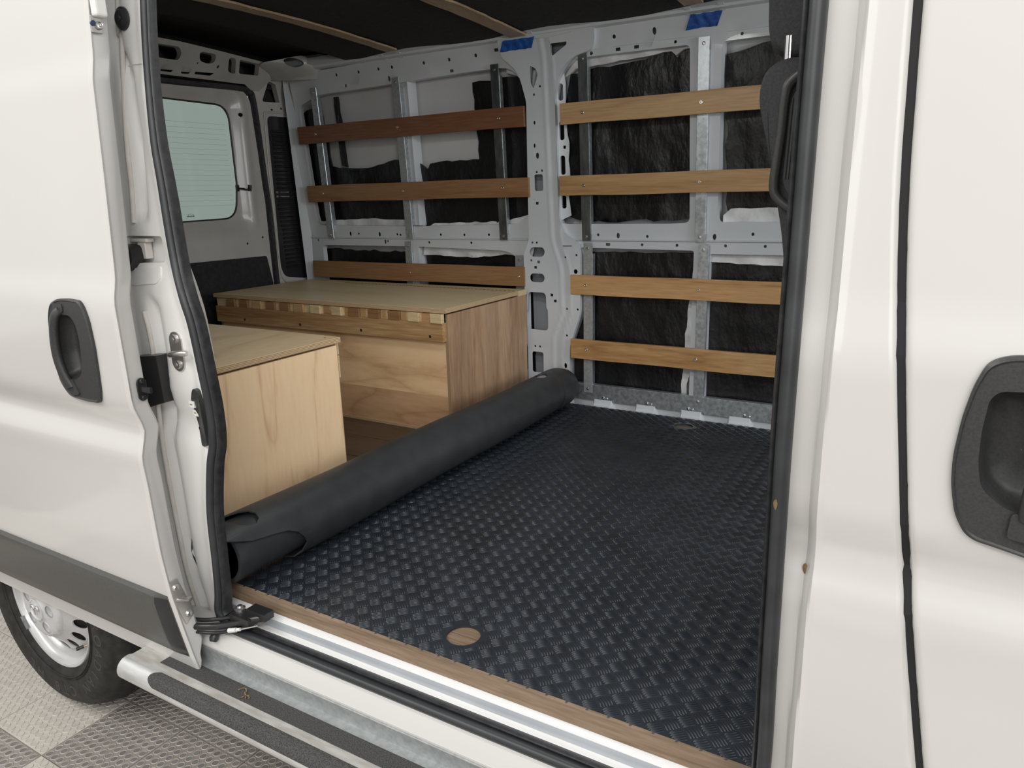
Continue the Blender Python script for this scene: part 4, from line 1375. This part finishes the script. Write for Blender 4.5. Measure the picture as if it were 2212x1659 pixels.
full = half + [(.150, .497), (.185, .505), (.193, .55), (.190, .64), (.178, .71), (.150, .735)]
cavh = [(.12, .700), (.0553, .6961), (.0467, .686), (.0433, .6498), (.044, .6101), (.0498, .5818), (.0627, .5695), (.0761, .5600), (.10, .555), (.13, .555), (.15, .60), (.15, .68)]
hr, _ = handle('door_handle', full, cavh,
    [(.118, BO(.71) - .004, .712), (.113, BO(.69) - .014, .690), (.105, BO(.65) - .016, .650), (.101, BO(.60) - .016, .602), (.100, BO(.57) - .014, .572), (.101, BO(.55) - .010, .552)],
    BO, fd, 'black pull handle on the front door')
MB().plate(rpoly([(.082, .558), (.125, .560), (.125, .522), (.080, .527)], .006), [], lambda u, v, d: (u, BO(v) - .012 + d, v), .008).build('handle_block', 'plastic', hr, bevel=.002)

# ================================================================== SIDE STEP
step = thing('side_step', 'galvanised side step with black anti-slip strips below the doorway', 'step', (-.6, -.15, -.16))
def runs(name, prof, x0, x1, m, **kw):
    b = MB()
    b.loft([[(x, p[0], p[1]) for p in prof] for x in frange(x0, x1, .25)], True, True)
    return b.build(name, m, step, **kw)
runs('back_plate', [(-.1045, -.1185), (-.108, -.120), (-.1035, -.155), (-.104, -.159), (-.128, -.1605), (-.128, -.164), (-.1, -.163), (-.097, -.155), (-.101, -.122)], -1.74, .9, 'zincdull', smooth=20, label='galvanised back plate folded along the sill')
runs('tread_plate', [(-.100, -.1605), (-.190, -.1605), (-.190, -.166), (-.1, -.166)], -1.655, .9, 'dirt', smooth=20)
runs('anti_slip_strip', [(-.125, -.1603), (-.166, -.1603), (-.166, -.1594), (-.125, -.1594)], -1.56, .9, 'grip', label='flat black anti-slip strip')
TC = (-.188, -.1905)
TR = .0300
def arc(a0, a1, r, n=12):
    return [(TC[0] + r * cos(radians(a0 + (a1 - a0) * i / n)), TC[1] + r * sin(radians(a0 + (a1 - a0) * i / n))) for i in range(n + 1)]
runs('tube', arc(0, 345, TR, 28), -1.662, .9, 'alu', smooth=40, label='galvanised round nose tube')
# curved strip with rounded end
b = MB()
rings = []
def ex(t):
    return -1.545 + .024 * (abs(t - .5) * 2) ** 2.2
rows = [92 + i * (168 - 92) / 14 for i in range(15)]
def ringat(x, i):
    a = radians(rows[i])
    return (x, TC[0] + (TR + .0009) * cos(a), TC[1] + (TR + .0009) * sin(a))
rings.append([ringat(ex(i / 14), i) for i in range(15)])
for x in frange(-1.5, .9, .25):
    rings.append([ringat(x, i) for i in range(15)])
b.loft(rings, False)
b.build('anti_slip_strip', 'grip', step, smooth=60, label='black anti-slip strip wrapped over the round nose')
# dried grass curl on the step
gb = MB()
def T3(px):
    return px
for pts in ([(-1.302, -.146, -.157), (-1.296, -.139, -.155), (-1.287, -.137, -.154), (-1.280, -.141, -.155), (-1.277, -.148, -.154), (-1.270, -.151, -.155), (-1.262, -.150, -.156), (-1.256, -.154, -.157)],
            [(-1.276, -.147, -.156), (-1.273, -.156, -.157), (-1.277, -.162, -.158)],
            [(-1.269, -.153, -.157), (-1.263, -.159, -.158)]):
    gb.tube(smooth_path(pts, 4), [.0012 * (1 + .6 * sin(i * 1.7)) for i in range(len(smooth_path(pts, 4)))], 6)
tag(gb.build('dried_grass', 'dry', None, smooth=60), 'curl of dried grass lying on the flat black step strip', 'grass')
for i, (px, lab) in enumerate((((-.172, -.078, .512), 'brown leaf scrap stuck at the front seal, upper one'), ((-.134, -.098, .414), 'brown leaf scrap on the white front pillar, lower one'))):
    x, y, z = px
    y = bmap(x, z, 0)[1] - .003 if i else JB(z) - .026
    b = MB()
    b.loft([[(x + s * .0035 * wdt, y - .002 * h, z + .009 - .003 * k) for s, h in ((-1, 0), (0, 1.2), (1, .2), (0, -.5))] for k, wdt in enumerate((.2, .8, 1, .9, .7, .2))], True, True)
    tag(b.build('leaf_scrap', 'dry', None, smooth=60), lab, 'leaf')

# ================================================================== FLOOR MAT with its rolled end
mt = thing('rubber_mat', 'black basket-weave rubber floor mat, its rear end rolled up', 'mat', (-.9, .9, 0))
H1, H2 = (-.831, .0835), (-.872, 1.703)
MX0, MX1 = -1.46, -.14
mo = []
nn = 120
rnd = random.Random(3)
far = [(MX1 - (MX1 - MX0) * i / 96, 1.808 + .003 * (1 if i % 2 else -1)) for i in range(97)]
mo = [(MX0, -.001)] + [(x, -.001 + .0012 * sin(x * 23)) for x in frange(MX0 + .03, MX1 - .02, .05)] + [(MX1, -.001)] + far
MB().plate(mo, [circle(*H1, .0372, 36), circle(*H2, .036, 36)], lambda u, v, d: (u, v, -.0012 - d), .005).build('mat_sheet', 'matrubber', mt)
# raised ribs of the basket weave, squares set diagonally
cs = .0299
ax = np.array([.7071, .7071])
ay = np.array([-.7071, .7071])
V, Fc = [], []
nr = 5
for i in range(-60, 80):
    for j in range(-60, 80):
        cx, cy = (i + .5) * cs, (j + .5) * cs
        p = cx * ax + cy * ay
        wx, wy = p[0] - .9, p[1] + .9
        if not (MX0 + .01 < wx < MX1 - .012 and .010 < wy < 1.80):
            continue
        if hypot(wx - H1[0], wy - H1[1]) < .045 or hypot(wx - H2[0], wy - H2[1]) < .045:
            # partly cut square: keep only ribs that miss the hole
            pass
        d1, d2 = (ax, ay) if (i + j) % 2 else (ay, ax)
        for k in range(nr):
            o = (k - (nr - 1) / 2) * cs / (nr + .35)
            L2 = cs * .455 * (1 - .05 * abs(k - 2))
            wd = cs / (nr + .35) * .33
            c = np.array([wx, wy]) + d2 * o
            if min(hypot(c[0] - H1[0], c[1] - H1[1]), 9) < .0372 + L2 * .8 or hypot(c[0] - H2[0], c[1] - H2[1]) < .036 + L2 * .8:
                continue
            n0 = len(V)
            for e, tt in ((-1, 1.0), (-.86, .7), (.86, .7), (1, 1.0)):
                if abs(e) == 1:
                    q = c + d1 * L2 * e
                    V.append((q[0] - d2[0] * wd * .6, q[1] - d2[1] * wd * .6, -.0013))
                    V.append((q[0], q[1], -.0013))
                    V.append((q[0] + d2[0] * wd * .6, q[1] + d2[1] * wd * .6, -.0013))
                else:
                    q = c + d1 * L2 * e
                    V.append((q[0] - d2[0] * wd, q[1] - d2[1] * wd, -.0013))
                    V.append((q[0], q[1], .0011))
                    V.append((q[0] + d2[0] * wd, q[1] + d2[1] * wd, -.0013))
            for s in range(3):
                a = n0 + s * 3
                Fc += [(a, a + 3, a + 4, a + 1), (a + 1, a + 4, a + 5, a + 2)]
me = bpy.data.meshes.new('tread_ribs')
me.from_pydata(V, [], Fc)
me.materials.append(M['matrubber'])
me.polygons.foreach_set('use_smooth', [True] * len(me.polygons))
me.update()
rb = bpy.data.objects.new('tread_ribs', me)
COL.objects.link(rb)
rb.parent = mt
rb.matrix_parent_inverse = parent_world(mt).inverted()
rb['kind'] = 'stuff'
# the roll
RC = (-1.455, .0865)
RR = .0865
b = MB()
sec = []
for t in frange(0, 1, 1 / 110):
    a = -pi / 2 - .35 - t * 2 * pi * 3.1
    r = RR - .0065 - t * .035
    sec.append((RC[0] + r * cos(a), RC[1] + r * sin(a)))
sec2 = []
for t in frange(1, 0, 1 / 110):
    a = -pi / 2 - .35 - t * 2 * pi * 3.1
    r = RR - .0065 - .0045 - t * .035
    sec2.append((RC[0] + r * cos(a), RC[1] + r * sin(a)))
loop_ = sec + sec2
b.loft([[(p[0], y, p[1]) for p in loop_] for y in (-.035, .4, .8, 1.2, 1.69)], True, True)
b.build('inner_coil', 'roll', mt, smooth=50, label='inner coil of the rolled mat')
# outer layer: polar plate with the wheel-arch cut, an oval hole and the far hole
def cylmap(u, v, d):
    a = u
    rr_ = RR + .002 * sin(v * 7 + a) - d
    return (RC[0] + rr_ * cos(a), v, RC[1] + rr_ * sin(a))
r_ = radians
outl = [(r_(a), y) for a, y in ((205, -.05), (180, -.055), (140, -.058), (100, -.06), (47, -.056), (40, -.034), (30.6, .002), (27.7, .03), (24.3, .067), (19.3, .104), (9.8, .132), (-4.5, .151), (-19, .163), (-40, .158), (-62, .150), (-89, .150),
         (-89, 1.60), (-60, 1.60), (-38, 1.62), (5, 1.69), (60, 1.71), (120, 1.71), (205, 1.70))]
oo = rpoly(outl, .01, 2)
hol = [(r_(a), y) for a, y in ((112, -.010), (106, .018), (98, .036), (86, .052), (72, .0585), (60, .052), (53, .036), (55, .015), (64, -.002), (82, -.018), (100, -.024))]
hol2 = [(r_(90 + 15 * cos(q)), 1.585 + .034 * sin(q)) for q in frange(0, 2 * pi - .4, .4)]
b = MB().plate(oo, [hol, hol2], cylmap, .004, (frange(r_(-85), r_(200), .13), frange(-.04, 1.68, .06)))
b.build('outer_layer', 'roll', mt, smooth=50, label='smooth outer layer of the rolled mat')
# pale grey disc set under the far hole, and the far turned-in flap
MB().plate([(r_(90 + 14 * cos(q)), 1.585 + .031 * sin(q)) for q in frange(0, 2 * pi - .4, .4)], [], lambda u, v, d: (RC[0] + (RR - .0045 - d) * cos(u), v, RC[1] + (RR - .0045 - d) * sin(u)), .001).build('hole_disc', 'spot', mt)
b = MB()
fl = []
for k, (y, dr, tw) in enumerate(((1.64, .000, 0), (1.70, .0022, 0), (1.735, .001, .03), (1.757, -.006, .05), (1.768, -.020, .06), (1.764, -.045, .06), (1.75, -.080, .06))):
    fl.append([(RC[0] + (RR + dr) * cos(a), y + tw * .5 * cos(a - .3), RC[1] + (RR + dr) * sin(a) * (1 if sin(a) > 0 else .985)) for a in frange(0, 2 * pi - .15, .15)])
b.loft(fl, True, True)
o = b.build('turned_flap', 'roll', mt, smooth=60, label='turned-in far flap of the roll')

# ================================================================== STORAGE BOXES
FZ = -.0062
def storage_box(name, x0, x1, y0, y1, label, far):
    t = thing(name, label, 'box', ((x0 + x1) / 2, (y0 + y1) / 2, FZ))
    h = .478
    th = .016
    # end panel facing the front of the van
    MB().box((x1 - th, y0, FZ), (x1, y1, h)).build('end_panel', 'maple2' if far else 'maple', t, bevel=.0008)
    MB().box((x0, y0, FZ), (x0 + th, y1, h)).build('end_panel', 'maple2', t, bevel=.0008)
    return t, h, th

bx0, bx1 = -2.975, -1.650
by0, by1 = 1.208, 1.812
fb, h, th = storage_box('storage_box', bx0, bx1, by0, by1, 'long maple wheel-well box against the far wall, with a pegged cleat', True)
MB().box((bx0 + th, by0 + .001, .1465), (bx1 - th, by0 + th, h - .001)).build('front_panel', 'front', fb)
MB().box((bx0 + th, by0 + .001, FZ), (bx1 - th, by0 + th, .1463)).build('front_board', 'front_dark', fb, label='browner lower board')
MB().box((bx0 + th, by0 - .0005, FZ), (bx1 - .001, by0 + .001, .006)).build('ply_edge', 'ply', fb)
MB().box((bx0 + th, by1 - th, FZ), (bx1 - th, by1, h)).build('back_panel', 'front', fb)
MB().box((bx1 - .0155, by0 - .0006, FZ), (bx1 - .0005, by0 + .0005, h - .001)).build('ply_edge', 'plyx', fb)
# lid (slightly overhanging) with a slotted strip along the wall
ld = MB().box((bx0 - .01, by0 - .018, h + .006), (bx1 + .002, by1 - .075, h + .0235)).build('lid', 'lid', fb, bevel=.001, label='plywood lid')
MB().box((bx0 - .0103, by0 - .0187, h + .0065), (bx1 + .0027, by0 - .0177, h + .0230)).box((bx1 + .0017, by0 - .0185, h + .0065), (bx1 + .0027, by1 - .076, h + .0230)).build('ply_edge', 'ply', ld)
MB().box((bx0 - .01, by1 - .070, h + .0), (bx1 + .002, by1 + .004, h + .0235)).build('fixed_strip', 'lid', fb, bevel=.001)
b = MB()
for i in range(46):
    x = bx1 - .03 - i * .022
    b.box((x, by1 - .0745, h + .018), (x + .014, by1 - .0695, h + .0243))
b.build('hinge_knuckles', 'plastic2', fb)
# cleat, notched top strip and pale pegs
cl = MB().box((bx0 + .002, by0 - .022, .372), (bx1 - .010, by0 - .0, .446)).build('cleat', 'cleat', fb, bevel=.0012, label='brown two-tone wooden cleat')
for x in (-1.722, -2.075, -2.425, -2.78):
    MB().lathe([(.0001, -.0005), (.0052, -.0005), (.0062, .0005), (.0062, .001)], (x, by0 - .0225, .392), 'y', 16).build('screw', 'plastic2', cl, smooth=40)
def tooth(i, x0, x1, m, dy=.022, z0=.446, z1=.4815):
    MB().box((x0, by0 - dy, z0), (x1, by0 - .0, z1)).build('tooth', m, fb, bevel=.0008)
# small back rail behind the teeth
MB().box((bx0 + .002, by0 - .010, .446), (bx1 - .010, by0, .4815)).build('tooth_rail', 'block', fb)
pl = [(-1.712, -1.660, 'block', .030), (-1.765, -1.728, 'slat_tan2', .014), (-1.825, -1.772, 'block', .026), (-1.862, -1.842, 'slat_tan2', .014), (-1.925, -1.868, 'slat_mid', .024), (-1.965, -1.945, 'slat_tan2', .014),
      (-2.03, -1.972, 'slat_mid', .024), (-2.075, -2.05, 'slat_tan2', .014), (-2.135, -2.08, 'slat_mid', .024), (-2.165, -2.148, 'slat_tan2', .014), (-2.23, -2.178, 'block', .026), (-2.285, -2.25, 'slat_tan2', .014), (-2.355, -2.30, 'block', .024)]
for i, (a, c, m, dy) in enumerate(pl):
    tooth(i, a, c, m, dy)
x = -2.40
i = 0
while x > bx0 + .07:
    tooth(i, x - .055, x, 'slat_mid' if i % 3 else 'slat_tan', .022)
    x -= .088
    i += 1
# near box
nx0, nx1 = -2.975, -1.628
ny0, ny1 = .02, .587
nb, h, th = storage_box('storage_box', nx0, nx1, ny0, ny1, 'pale maple wheel-well box beside the side doorway, behind the rolled mat', False)
MB().box((nx0 + th, ny1 - th, FZ), (nx1 - th, ny1 - .001, h - .001)).build('front_panel', 'maple', nb)
MB().box((nx0 + th, ny0, FZ), (nx1 - th, ny0 + th, h)).build('back_panel', 'maple', nb)
MB().box((nx1 - .016, ny1 - .0012, FZ), (nx1 + .0006, ny1 + .0008, h - .001)).build('ply_edge', 'plyx', nb)
ld = MB().box((nx0 - .01, ny0, h + .006), (nx1 + .003, ny1 + .016, h + .0235)).build('lid', 'lid_y', nb, bevel=.001, label='plywood lid')
MB().box((nx1 + .0027, ny0, h + .0065), (nx1 + .0037, ny1 + .0165, h + .0230)).box((nx0, ny1 + .0155, h + .0065), (nx1 + .0037, ny1 + .0167, h + .0230)).build('ply_edge', 'ply', ld)
MB().lathe([(.0001, .0004), (.0035, .0004), (.0035, -.001)], (nx1 - .035, ny1 - .012, h + .0235), 'z', 12).build('screw', 'plastic2', ld)
MB().box((nx0, ny1, h - .107), (nx1 - .008, ny1 + .016, h - .036)).build('cleat', 'block', nb, bevel=.001, label='pale cleat end')
MB().box((nx1 - .05, ny1, h - .032), (nx1 - .006, ny1 + .014, h + .004)).build('tooth', 'block', nb, bevel=.0008)

# ================================================================== STEEL STUDS, BASE RAIL, SLATS
def FS(z):
    return FW(z) - .012
def stud(x, z0, z1, m, label, group, screws=(.018, .022), hat=True):
    t = thing('steel_stud', label, 'stud', (x, FS(z0), z0), group)
    wd = .021
    b = MB()
    rings = []
    for z in frange(z0, z1, .09):
        y = FS(z)
        a = .028 if z > z0 + .05 and z < z1 - .05 else .002
        rings.append([(x - wd, y + .0005, z), (x - wd + .001, y - .0015, z), (x + wd - .001, y - .0015, z), (x + wd, y + .0005, z), (x + wd - .002, y + .002, z), (x - wd + .002, y + .002, z)])
    b.loft(rings, True, True)
    b.build('face_plate', m, t, smooth=30)
    b = MB()
    zz_ = frange(z0 + .03, z1 - .045, .1)
    b.loft([[(x + wd - .001, FS(z), z), (x + wd + .0005, FS(z) + .001, z), (x + wd + .0005, FS(z) + .026, z), (x + wd - .001, FS(z) + .026, z)] for z in zz_], True, True)
    b.loft([[(x - wd + .001, FS(z), z), (x - wd - .0005, FS(z) + .001, z), (x - wd - .0005, FS(z) + .026, z), (x - wd + .001, FS(z) + .026, z)] for z in zz_], True, True)
    b.build('side_flange', 'zinc', t, smooth=30)
    for z in (z0 + screws[0], z1 - screws[1]):
        MB().lathe([(.0001, -.0065), (.003, -.0065), (.0035, -.0045), (.0062, -.004), (.0068, -.0015)], (x, FS(z) - .0002, z), 'y', 14).build('screw', 'steel', t, smooth=40)
    return t

GU_ = 'steel studs of the upper bays'
stud(-2.847, .715, 1.453, 'zinc', 'upper steel stud at the rear corner, first behind the aft slats', GU_)
stud(-2.322, .715, 1.453, 'zincdull', 'upper steel stud in the middle of the aft bay', GU_)
stud(-1.782, .715, 1.453, 'zincdark', 'dark upper steel stud just aft of the white pillar', GU_)
stud(-1.368, .715, 1.453, 'zincdark', 'dark upper steel stud just forward of the white pillar', GU_)
stud(-.879, .715, 1.453, 'zinc', 'bright upper steel stud near the front seat', GU_)
GL_ = 'steel studs of the lower bays'
stud(-2.335, .30, .704, 'zincdull', 'lower steel stud above the long box lid', GL_)
stud(-1.703, .30, .648, 'zincdull', 'short lower steel stud against the white pillar, above the box corner', GL_)
stud(-1.362, .046, .706, 'zincdull', 'lower steel stud just forward of the white pillar', GL_)
stud(-.862, .046, .706, 'zinc', 'bright lower steel stud nearest the front seat', GL_)

rail = thing('base_rail', 'galvanised strip screwed along the foot of the far wall', 'rail', (-1.0, 1.85, .05))
b = MB()
b.loft([[(x, p[0], p[1]) for p in ((1.853, .012), (1.851, .012), (1.851, .083), (1.853, .085), (1.875, .0855), (1.875, .0835), (1.8535, .0825))] for x in (-1.50, -.35)], True, True)
b.build('strip', 'zinc', rail, smooth=30)
for x in (-1.455, -1.288, -1.083, -.922 + .02, -.67, -.45):
    MB().lathe([(.0001, -.006), (.003, -.006), (.0035, -.004), (.0065, -.0035), (.007, 0)], (x, 1.851, .028 if x > -1.4 else .07), 'y', 14).build('screw', 'chrome', rail, smooth=40)
    MB().lathe([(.0001, -.005), (.0025, -.005), (.0055, -.002), (.0055, 0)], (x + .018, 1.851, .027 if x > -1.4 else .07), 'y', 14).build('screw', 'steel', rail, smooth=40)

def slat(x0, x1, z0, z1, m, label, group, sx, seed=0):
    y = FS((z0 + z1) / 2) - .004
    t = thing('wooden_slat', label, 'slat', ((x0 + x1) / 2, y, (z0 + z1) / 2), group)
    yt, yb = FS(z1) - .004, FS(z0) - .004
    b = MB()
    th = .018
    n = 14
    rings = []
    for i in range(n + 1):
        x = x0 + (x1 - x0) * i / n
        w_ = .0012 * sin(seed + i * .9)
        rings.append([(x, yb, z0 + w_), (x, yb - th, z0 + w_), (x, yt - th, z1 + w_ * .6), (x, yt, z1 + w_ * .6)])
    b.loft(rings, True, True)
    b.build('board', m, t, bevel=.0012)
    zm = (z0 + z1) / 2
    for x in sx:
        s = MB().lathe([(.0001, -.0012), (.0018, -.0010), (.0032, -.0018), (.0058, -.0018), (.0068, -.0004), (.0068, .0004)], (x, FS(zm) - .004 - th, zm), 'y', 16).build('screw', 'steel', t, smooth=30)
    return t
G1, G2 = 'wooden slats of the forward bay', 'wooden slats of the aft bay'
slat(-1.466, -.36, 1.187, 1.269, 'slat_tan', 'topmost tan wooden slat forward of the white pillar', G1, (-1.365, -.879))
slat(-1.478, -.36, .903, .984, 'slat_tan2', 'second tan wooden slat from the top, forward of the white pillar', G1, (-1.366, -.879), 1)
slat(-1.436, -.36, .487, .571, 'slat_brown', 'brown wooden slat with a dark crack, just below the mid rail in the forward bay', G1, (-1.364, -.871), 2)
slat(-1.437, -.36, .203, .289, 'slat_mix', 'lowest two-tone wooden slat above the galvanised strip in the forward bay', G1, (-1.362, -.873), 3)
slat(-2.968, -1.636, 1.192, 1.275, 'slat_dark', 'topmost dark red-brown wooden slat in the aft bay', G2, (-2.847, -2.32, -1.762), 4)
slat(-2.955, -1.628, .903, .985, 'slat_mid', 'middle brown wooden slat in the aft bay', G2, (-2.847, -2.32, -1.762), 5)
slat(-2.975, -1.665, .512, .598, 'slat_mid', 'lowest dark wooden slat, directly above the long box lid', G2, (-2.32, -1.695), 6)

# ================================================================== CEILING STRIPS, TAPE
def cstrip(x, y0, y1, wd, label):
    b = MB()
    rings = []
    rnd = random.Random(int(-x * 100))
    for y in frange(y0, y1, .06):
        e1, e2 = rnd.uniform(-.004, .004), rnd.uniform(-.004, .004)
        z = CL(y) - .004
        rings.append([(x - wd / 2 + e1, y, z), (x + wd / 2 + e2, y, z), (x + wd / 2 + e2, y, z - .008), (x - wd / 2 + e1, y, z - .008)])
    b.loft(rings, True, True)
    return tag(b.build('ceiling_strip', 'rib', None, bevel=.001), label, 'strip', 'wooden strips under the ceiling')
cstrip(-2.245, .06, 1.70, .062, 'rough pine strip across the black ceiling, the rear one')
cstrip(-1.635, .06, 1.76, .075, 'rough pine strip across the black ceiling, the one above the pillar')
cstrip(-.885, .06, 1.70, .070, 'rough pine strip across the black ceiling, mostly out of sight near the seat')

def tape(x0, x1, z0, z1, sk, label, off, seed):
    rnd = random.Random(seed)
    top = [(x0 + sk + (x1 - x0) * i / 10, z1 + rnd.uniform(-.0015, .0015)) for i in range(11)]
    bot = [(x1 - (x1 - x0) * i / 10, z0 + rnd.uniform(-.0015, .0015)) for i in range(11)]
    b = MB().plate(top + bot, [], lambda u, v, d: (u, FW(v) + off + .0015 * sin(u * 160 + v * 90) + d, v), .0006, (frange(x0, x1 + sk, .01), frange(z0, z1, .01)))
    return tag(b.build('masking_tape', 'tape', None, smooth=60), label, 'tape', 'blue tape on the upper rail')
tape(-1.735, -1.583, 1.491, 1.529, .022, 'piece of blue masking tape at the top of the white pillar', -.026, 1)
tape(-.948, -.832, 1.483, 1.528, .022, 'piece of blue masking tape on the upper rail near the seat', -.005, 2)

# ================================================================== SEAT
seat = thing('front_seat', 'dark cloth front seat with headrest behind the front pillar', 'seat', (-.1, .45, -.02))
def cush(name, prof, y0, y1, m, parent, r=.03, **kw):
    """side profile (x,z) lofted across y with rounded shoulders"""
    cx = sum(p[0] for p in prof) / len(prof)
    cz = sum(p[1] for p in prof) / len(prof)
    P = rpoly(prof, .04, 5)
    b = MB()
    lay = [(y0, .80), (y0 + .004, .90), (y0 + .014, .965), (y0 + .035, 1.0), (y1 - .035, 1.0), (y1 - .014, .965), (y1 - .004, .9), (y1, .8)]
    rings = []
    for y, s in lay:
        ins = (1 - s) * .09
        ring = []
        for p in P:
            v = Vector((p[0] - cx, p[1] - cz))
            l = v.length
            v = v * (max(.01, l - ins * .8) / max(l, 1e-4))
            ring.append((cx + v.x, y, cz + v.y))
        rings.append(ring)
    b.loft(rings, True, True)
    return b.build(name, m, parent, smooth=60, **kw)
SY = .2
br = cush('backrest', [(-.300, 1.06), (-.292, 1.10), (-.255, 1.116), (-.19, 1.10), (-.15, 1.0), (-.10, .75), (-.07, .45), (-.20, .42), (-.225, .65), (-.250, .83), (-.280, .98)], SY, SY + .46, 'seat', seat)
cush('headrest', [(-.315, 1.26), (-.312, 1.17), (-.302, 1.135), (-.270, 1.120), (-.225, 1.115), (-.19, 1.13), (-.18, 1.26), (-.20, 1.33), (-.27, 1.33)], SY + .09, SY + .37, 'seat', seat)
for y in (SY + .14, SY + .32):
    MB().tube([(-.268, y - .08, 1.10), (-.268, y - .08, 1.15)] if y < SY + .2 else [(-.262, y, 1.10), (-.262, y, 1.15)], .0055, 12).build('headrest_post', 'chrome', seat, smooth=60)
cush('seat_cushion', [(-.20, .45), (-.22, .36), (-.18, .30), (.30, .30), (.33, .38), (.28, .44)], SY, SY + .48, 'seat', seat)
cush('seat_base', [(-.18, .30), (-.18, -.02), (.28, -.02), (.28, .30)], SY + .04, SY + .44, 'plastic2', seat)
# D-shaped frame on the side of the backrest, with a ridged insert
pts = smooth_path([(-.20, SY - .006, 1.100), (-.227, SY - .008, 1.088), (-.248, SY - .008, 1.072), (-.2545, SY - .008, 1.050), (-.257, SY - .008, 1.0), (-.261, SY - .008, .955), (-.263, SY - .008, .92), (-.257, SY - .008, .902), (-.236, SY - .008, .885), (-.20, SY - .006, .865)], 5)
MB().tube(pts, .0075, 10).build('side_frame_loop', 'plastic', seat, smooth=60, label='black plastic loop on the side of the backrest')
ins = MB().plate(rpoly([(-.236, 1.068), (-.246, 1.045), (-.251, .925), (-.240, .905), (-.15, .87), (-.12, 1.09)], .012), [], lambda u, v, d: (u, SY - .003 + d, v), .01).build('side_insert', 'plastic2', seat, smooth=40, label='ridged black insert')
for k in range(5):
    MB().tube([(-.243 + k * .0045, SY - .004, 1.05), (-.2475 + k * .0045, SY - .004, .93)], .0014, 6).build('ridge', 'plastic', ins)
# seam on the back cushion
MB().tube(smooth_path([(-.276, SY + .003, 1.09), (-.280, SY + .001, 1.03), (-.270, SY + .001, .95), (-.262, SY + .002, .93)], 4), .0012, 6).build('seam', 'gapdark', br)
